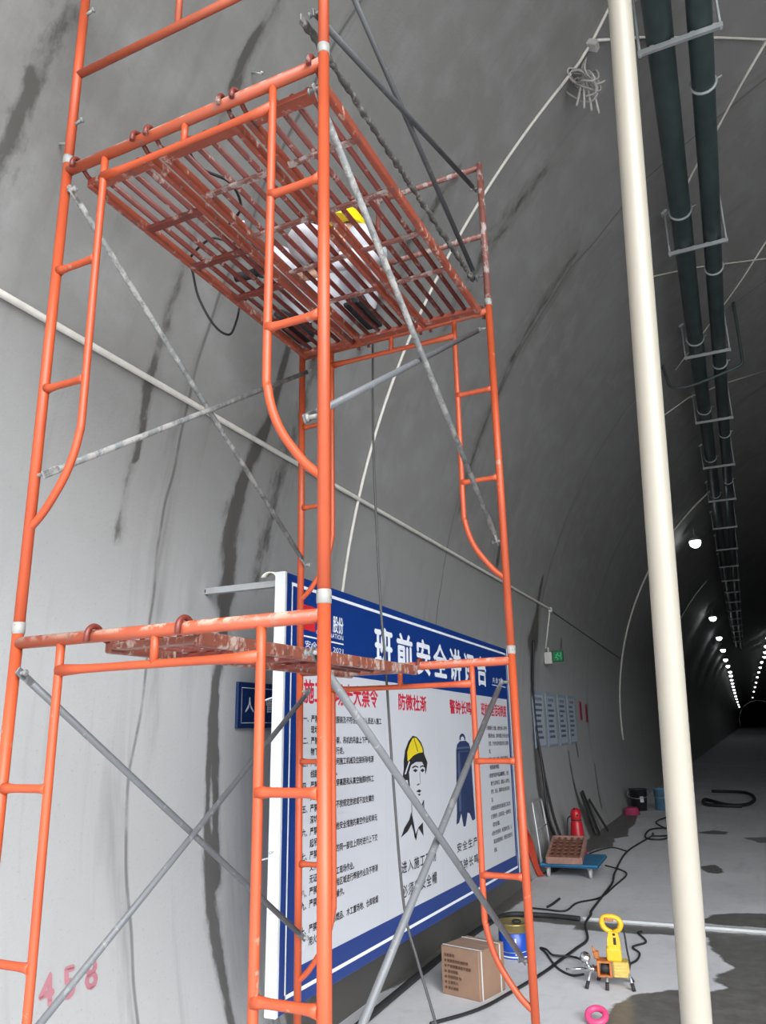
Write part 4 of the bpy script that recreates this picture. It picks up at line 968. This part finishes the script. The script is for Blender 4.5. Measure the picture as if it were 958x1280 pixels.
ba = empty('basin', (-2.29, 16.55, .0)); tag(ba, 'pink plastic basin upside down by the far wall', 'basin')
mb = MB(); mb.lathe([(.15, .0), (.158, .0), (.158, .012), (.148, .014), (.125, .11), (.115, .125), (0, .128)], seg=26); mb.build('bowl', simple('pink_plastic', (0.42, 0.05, 0.13), 0.4), ba)
mb = MB(); mb.lathe([(.098, .124), (.105, .134), (.112, .124)], seg=24); mb.build('foot_ring', simple('pink_rim', (0.36, 0.04, 0.11), 0.4), ba)
mb = MB(); mb.tube([Vector((-1.045 + .052 * math.cos(a), 5.235 + .046 * math.sin(a), .042 + .024 * math.sin(a))) for a in np.linspace(0, 2 * PI, 25)[:-1]], .019, 12, closed=True)
tag(mb.build('pink_ring', simple('pink_rubber', (0.72, 0.07, 0.20), 0.45)), 'bright pink rubber ring lying on the floor in front of the power tool', 'ring')

# posters on the far wall
for i, (a, b2) in enumerate(((10.86, 11.50), (11.66, 12.26), (12.46, 13.02), (13.20, 13.80))):
    x_ = wallpt(0, 1.79, .02).x
    r = bpy.data.objects.new('wall_poster', None); link(r); r.matrix_world = Matrix(((0, 0, 1, x_), (1, 0, 0, a), (0, 1, 0, 1.40), (0, 0, 0, 1)))
    tag(r, 'pale blue notice panel on the far wall, %s of the row of four' % ('nearest', 'second', 'third', 'farthest')[i], 'poster', 'notice panels in a row on the far wall')
    w = b2 - a; h = .77
    mb = MB(); mb.box((w / 2, h / 2, -.006), (w, h, .012), .001); mb.build('poster_board', simple('poster_blue', (0.25, 0.33, 0.42), 0.5, 0, 0.05), r)
    Print().rect(.04, .03, w - .04, h - .05).build('poster_sheet', simple('poster_pale', (0.42, 0.47, 0.54), 0.5, 0, 0.04), r)
    p = Print(); p.text('安全操作规程', .12, h - .13, w - .12, h - .08, 1, .02, z=.002)
    rnd = random.Random(i)
    for k in range(7): p.rect(.08, h - .20 - k * .075, .10 + (w - .2) * rnd.uniform(.55, 1), h - .165 - k * .075, .002)
    p.build('poster_lettering', simple('poster_ink', (0.10, 0.13, 0.18), 0.6), r)
for i, (y_, z0, z1, s, col, lb) in enumerate(((14.25, 1.78, 2.10, '安全', (0.40, 0.03, 0.08), 'narrow red lettered strip on the wall just beyond the posters'), (14.80, 1.74, 2.06, '生产', (0.28, 0.05, 0.07), 'second narrow red strip on the wall, farthest from the posters'))):
    x_ = wallpt(0, (z0 + z1) / 2, .012).x
    r = bpy.data.objects.new('wall_strip', None); link(r); r.matrix_world = Matrix(((0, 0, 1, x_), (1, 0, 0, y_), (0, 1, 0, z0), (0, 0, 0, 1))); tag(r, lb, 'sign')
    mb = MB(); mb.box((.09, (z1 - z0) / 2, -.004), (.18, z1 - z0, .008), .001); mb.build('strip_sheet', simple('strip_red', col, 0.5), r)
    p = Print()
    for k, ch in enumerate(s): p.text(ch, .035, .165 - k * .14, .145, .285 - k * .14, 1, .02)
    p.build('strip_lettering', simple('strip_ink', (0.12, 0.02, 0.04), 0.6), r)

# red spray-paint mark low on the near wall
p = Print(); Mr = simple('faded_red_spray', (0.40, 0.16, 0.19), 0.8)
p.text('4 5 8', 0, 0, .30, .11, 1.0, .03)
me = bpy.data.meshes.new('spray_mark')
me.from_pydata([tuple(wallpt(2.50 + u, .69 + v, .003)) for u, v, _ in p.V], [], p.F); me.materials.append(Mr)
tag(link(bpy.data.objects.new('spray_mark', me)), 'faded red spray-painted number low on the near wall', 'wall marking')
# small bolts left in the wall
for i, (y_, z_, lb) in enumerate(((1.87, 4.05, 'short pale bolt sticking out of the wall at the upper left stain'), (2.63, 4.93, 'short steel bolt sticking out of the lining behind the high platform'))):
    a = wallpt(y_, z_, 0); b2 = wallpt(y_, z_, .07); mb = MB(); mb.tube([a, b2], .0055, 8); mb.lathe([(0, 0), (.010, 0), (.010, .008), (0, .008)], seg=6, M=Matrix.Translation(b2))
    tag(mb.build('anchor_bolt', M_STEEL), lb, 'bolt')

# ------------------------------------------------------------------ worker squatting on the high platform
def build_person():
    zf = TT + .002
    root = empty('person', l2w(.305, 1.455, zf), SA)
    tag(root, 'person in white clothes and yellow helmet crouching low on the high scaffold platform at work', 'person')
    J = dict(pel=(.0, .08, .19), belly=(.02, .09, .27), chest=(.05, .045, .355), neck=(.075, .02, .435), head=(.09, -.005, .455),
             hipL=(-.09, .07, .19), kneeL=(-.21, -.20, .35), ankL=(-.19, .0, .10), toeL=(-.215, -.17, .035),
             hipR=(.09, .07, .19), kneeR=(.25, -.18, .34), ankR=(.17, .03, .10), toeR=(.205, -.14, .035),
             shL=(-.115, .02, .405), elL=(-.17, -.20, .27), wrL=(.00, -.34, .15), shR=(.215, .05, .405), elR=(.27, -.16, .25), wrR=(.11, -.35, .13))
    J = {k: Vector(v) for k, v in J.items()}
    def limb(mb, pts, rs, seg=14):
        P = smooth_path(pts, 5); R = []
        for i in range(len(rs) - 1): R += [rs[i] + (rs[i + 1] - rs[i]) * k / 5 for k in range(5)]
        R.append(rs[-1]); mb.tube(P, R, seg)
        mb.ball(pts[0], rs[0], 12, 8); mb.ball(pts[-1], rs[-1], 12, 8)
    def figure(mb, g=0.0, parts=('head', 'torso', 'arm', 'leg', 'hand', 'foot')):
        if 'torso' in parts:
            for c, r, s in ((J['pel'], .140, (1.15, .9, .8)), (J['belly'], .130, (1.12, .85, .95)), (J['chest'], .140, (1.18, .8, .9)), ((J['belly'] + J['chest']) / 2, .135, (1.14, .82, .95)), ((J['shL'] + J['shR']) / 2, .08, (2.2, .9, .75))):
                mb.ball(c, r + g, 18, 12, s)
        if 'head' in parts:
            limb(mb, [J['neck'] - Vector((0, 0, .05)), J['head'] - Vector((0, 0, .02))], [.055, .05])
            h = J['head'] + Vector((0, -.015, .045))
            mb.ball(h, .10, 22, 16, (.78, .95, 1.12)); mb.ball(h + Vector((0, -.03, -.065)), .062, 16, 10, (.85, 1, .8))
            mb.ball(h + Vector((0, -.098, -.015)), .018, 10, 8, (.75, 1, 1.3)); mb.ball(h + Vector((0, -.104, -.028)), .014, 10, 8)
            for s in (-1, 1): mb.ball(h + Vector((s * .078, .012, -.01)), .026, 10, 8, (.35, .75, 1.1))
        for s in 'LR':
            sg = -1 if s == 'L' else 1
            if 'arm' in parts: limb(mb, [J['sh' + s], J['el' + s], J['wr' + s]], [.056 + g, .043 + g, .027 + g])
            if 'leg' in parts: limb(mb, [J['hip' + s], J['knee' + s]], [.088 + g, .062 + g]); limb(mb, [J['knee' + s], (J['knee' + s] * .55 + J['ank' + s] * .45) + Vector((0, .035, 0)), J['ank' + s]], [.060 + g, .056 + g, .040 + g])
            if 'foot' in parts: limb(mb, [J['ank' + s] + Vector((0, .04, -.06)), J['ank' + s] + Vector((0, -.02, -.055)), J['toe' + s]], [.036, .040, .032])
            if 'hand' in parts:
                w = J['wr' + s]; d = (w - J['el' + s]).normalized(); side = Vector((sg, 0, 0)); side = (side - d * side.dot(d)).normalized(); nn = d.cross(side)
                if nn.z > 0: nn = -nn
                palm = w + d * .045; mb.ball(palm, .042, 12, 8, (.95, 1, .5), Matrix((side, d, nn)).transposed())
                for k, (o, ln) in enumerate(((-.030, .058), (-.010, .070), (.010, .075), (.030, .066))):
                    a = palm + side * o * -1 + d * .035
                    mb.tube([a - d * .02, a + d * ln * .45 + nn * .010, a + d * ln * .7 + nn * .034, a + d * ln * .62 + nn * .056], [.0095, .009, .0085, .007], 8)
                a = palm - side * .036 - d * .01
                mb.tube([a, a - side * .020 + d * .022 + nn * .015, a - side * .012 + d * .045 + nn * .034], [.012, .010, .008], 8)
    def remesh(mb, name, mat, parent, vox, sm=4):
        o = mb.build(name, mat, parent)
        m = o.modifiers.new('one_surface', 'REMESH'); m.mode = 'VOXEL'; m.voxel_size = vox; m.use_smooth_shade = True
        s = o.modifiers.new('smooth', 'SMOOTH'); s.iterations = sm; s.factor = .5
        bpy.context.view_layer.update()
        me = bpy.data.meshes.new_from_object(o.evaluated_get(bpy.context.evaluated_depsgraph_get()))
        o.modifiers.clear(); old = o.data; o.data = me; bpy.data.meshes.remove(old)
        return o
    mb = MB(); figure(mb)
    M_SKIN = simple('skin', (0.50, 0.29, 0.20), 0.55, 0, 0.06)
    body = remesh(mb, 'body', M_SKIN, root, .0065)
    mb = MB(); figure(mb, .012, ('torso', 'arm')); remesh(mb, 'work_jacket', simple('white_workwear', (0.62, 0.63, 0.68), 0.8, 0, 0.05), root, .011)
    mb = MB(); figure(mb, .013, ('leg',))
    mb.ball(J['pel'], .155, 18, 12, (1.15, .88, .8)); remesh(mb, 'trousers', simple('pale_grey_workwear', (0.56, 0.57, 0.62), 0.8, 0, 0.05), root, .011)
    for s in 'LR':
        mb = MB(); A = J['ank' + s]; T = J['toe' + s]
        limb(mb, [A + Vector((0, .045, -.055)), A + Vector((0, -.02, -.050)), T + Vector((0, .0, .004))], [.044, .046, .040])
        limb(mb, [A + Vector((0, 0, .02)), A + Vector((0, .01, -.03))], [.048, .046])
        sh = remesh(mb, 'shoe', M_RUBBER, root, .008)
        mb = MB(); c = (A + T) / 2; mb.box((c.x, c.y + .015, .010), (.088, .27, .02), .008, None, 2); mb.build('sole', M_CABLE, sh)
    h = J['head'] + Vector((0, -.015, .045))
    M_HAIR = simple('black_hair', (0.02, 0.018, 0.016), 0.6)
    mb = MB(); mb.ball(h + Vector((0, .022, .012)), .098, 18, 12, (.82, .90, 1.0)); mb.build('hair', M_HAIR, root)
    for s in (-1, 1):
        mb = MB(); mb.ball(h + Vector((s * .030, -.083, .006)), .0115, 10, 8); ey = mb.build('eye', simple('eye_white', (0.8, 0.8, 0.78), 0.3), root)
        mb = MB(); mb.ball(h + Vector((s * .030, -.0925, .006)), .0048, 8, 6); mb.build('iris', M_RUBBER, ey)
        mb = MB(); mb.tube([h + Vector((s * .014, -.092, .026)), h + Vector((s * .03, -.092, .031)), h + Vector((s * .046, -.082, .027))], .0035, 6); mb.build('eyebrow', M_HAIR, root)
    mb = MB(); mb.tube([h + Vector((-.022, -.088, -.066)), h + Vector((0, -.095, -.064)), h + Vector((.022, -.088, -.066))], [.003, .006, .003], 8); mb.build('mouth', simple('lips', (0.38, 0.13, 0.11), 0.5), root)
    M_HY = simple('yellow_helmet', (0.85, 0.66, 0.01), 0.3, 0, 0.03)
    mb = MB(); HM = Matrix.Translation(h + Vector((0, .005, .032))) @ Matrix.Diagonal((.86, 1.08, 1, 1))
    mb.lathe([(.118, .0), (.120, .002), (.118, .03), (.108, .07), (.085, .102), (.05, .120), (0, .126)], seg=28, M=HM)
    mb.lathe([(.110, -.004), (.134, -.006), (.136, .002), (.118, .006)], seg=28, M=HM); hel = mb.build('helmet', M_HY, root)
    mb = MB(); mb.prism([(-.085, -.09), (.085, -.09), (.07, -.155), (.03, -.178), (-.03, -.178), (-.07, -.155)], .016, .026, Matrix.Translation(h + Vector((0, .0, .008)))); mb.build('helmet_peak', M_HY, hel)
    mb = MB(); mb.tube([HM @ Vector((0, .11 * math.cos(a), .128 * math.sin(a))) for a in np.linspace(.35, 2.8, 14)], .010, 8); mb.build('helmet_ridge', M_HY, hel)
    return root, J
person, PJ = build_person()
# drill and small tool pile in front of the worker
tp = empty('hand_drill', l2w(.27, .82, TT + .002), math.radians(-70)); tag(tp, 'dark teal hand drill lying on the high platform by the worker', 'drill')
M_TEAL = simple('teal_plastic', (0.02, 0.12, 0.14), 0.4)
mb = MB(); mb.tube([(-.10, 0, .045), (.08, 0, .045)], [.036, .034], 14); mb.tube([(.08, 0, .045), (.13, 0, .045)], [.026, .016], 12); mb.build('drill_body', M_TEAL, tp)
mb = MB(); mb.tube([(.13, 0, .045), (.26, 0, .045)], .006, 8); mb.build('drill_bit', M_STEEL, tp)
mb = MB(); mb.tube(smooth_path([(-.07, 0, .035), (-.09, -.06, .025), (-.10, -.13, .022)], 4), .021, 10); mb.build('grip', M_RUBBER, tp)
bg_ = empty('tool_bag', l2w(.52, .86, TT + .001), .3); tag(bg_, 'white cloth tool bag lying flat on the high platform beside the worker', 'bag')
mb = MB(); mb.ball((0, 0, .05), .12, 20, 12, (.85, 1.3, .42)); mb.ball((.02, .06, .06), .09, 16, 10, (1, 1, .5)); mb.build('bag_body', simple('white_cloth', (0.66, 0.67, 0.72), 0.8), bg_)
mb = MB(); mb.tube(smooth_path([(-.03, -.11, .08), (-.02, -.04, .13), (.02, .04, .13), (.03, .11, .08)], 4), .007, 8); mb.build('bag_strap', M_RUBBER, bg_)
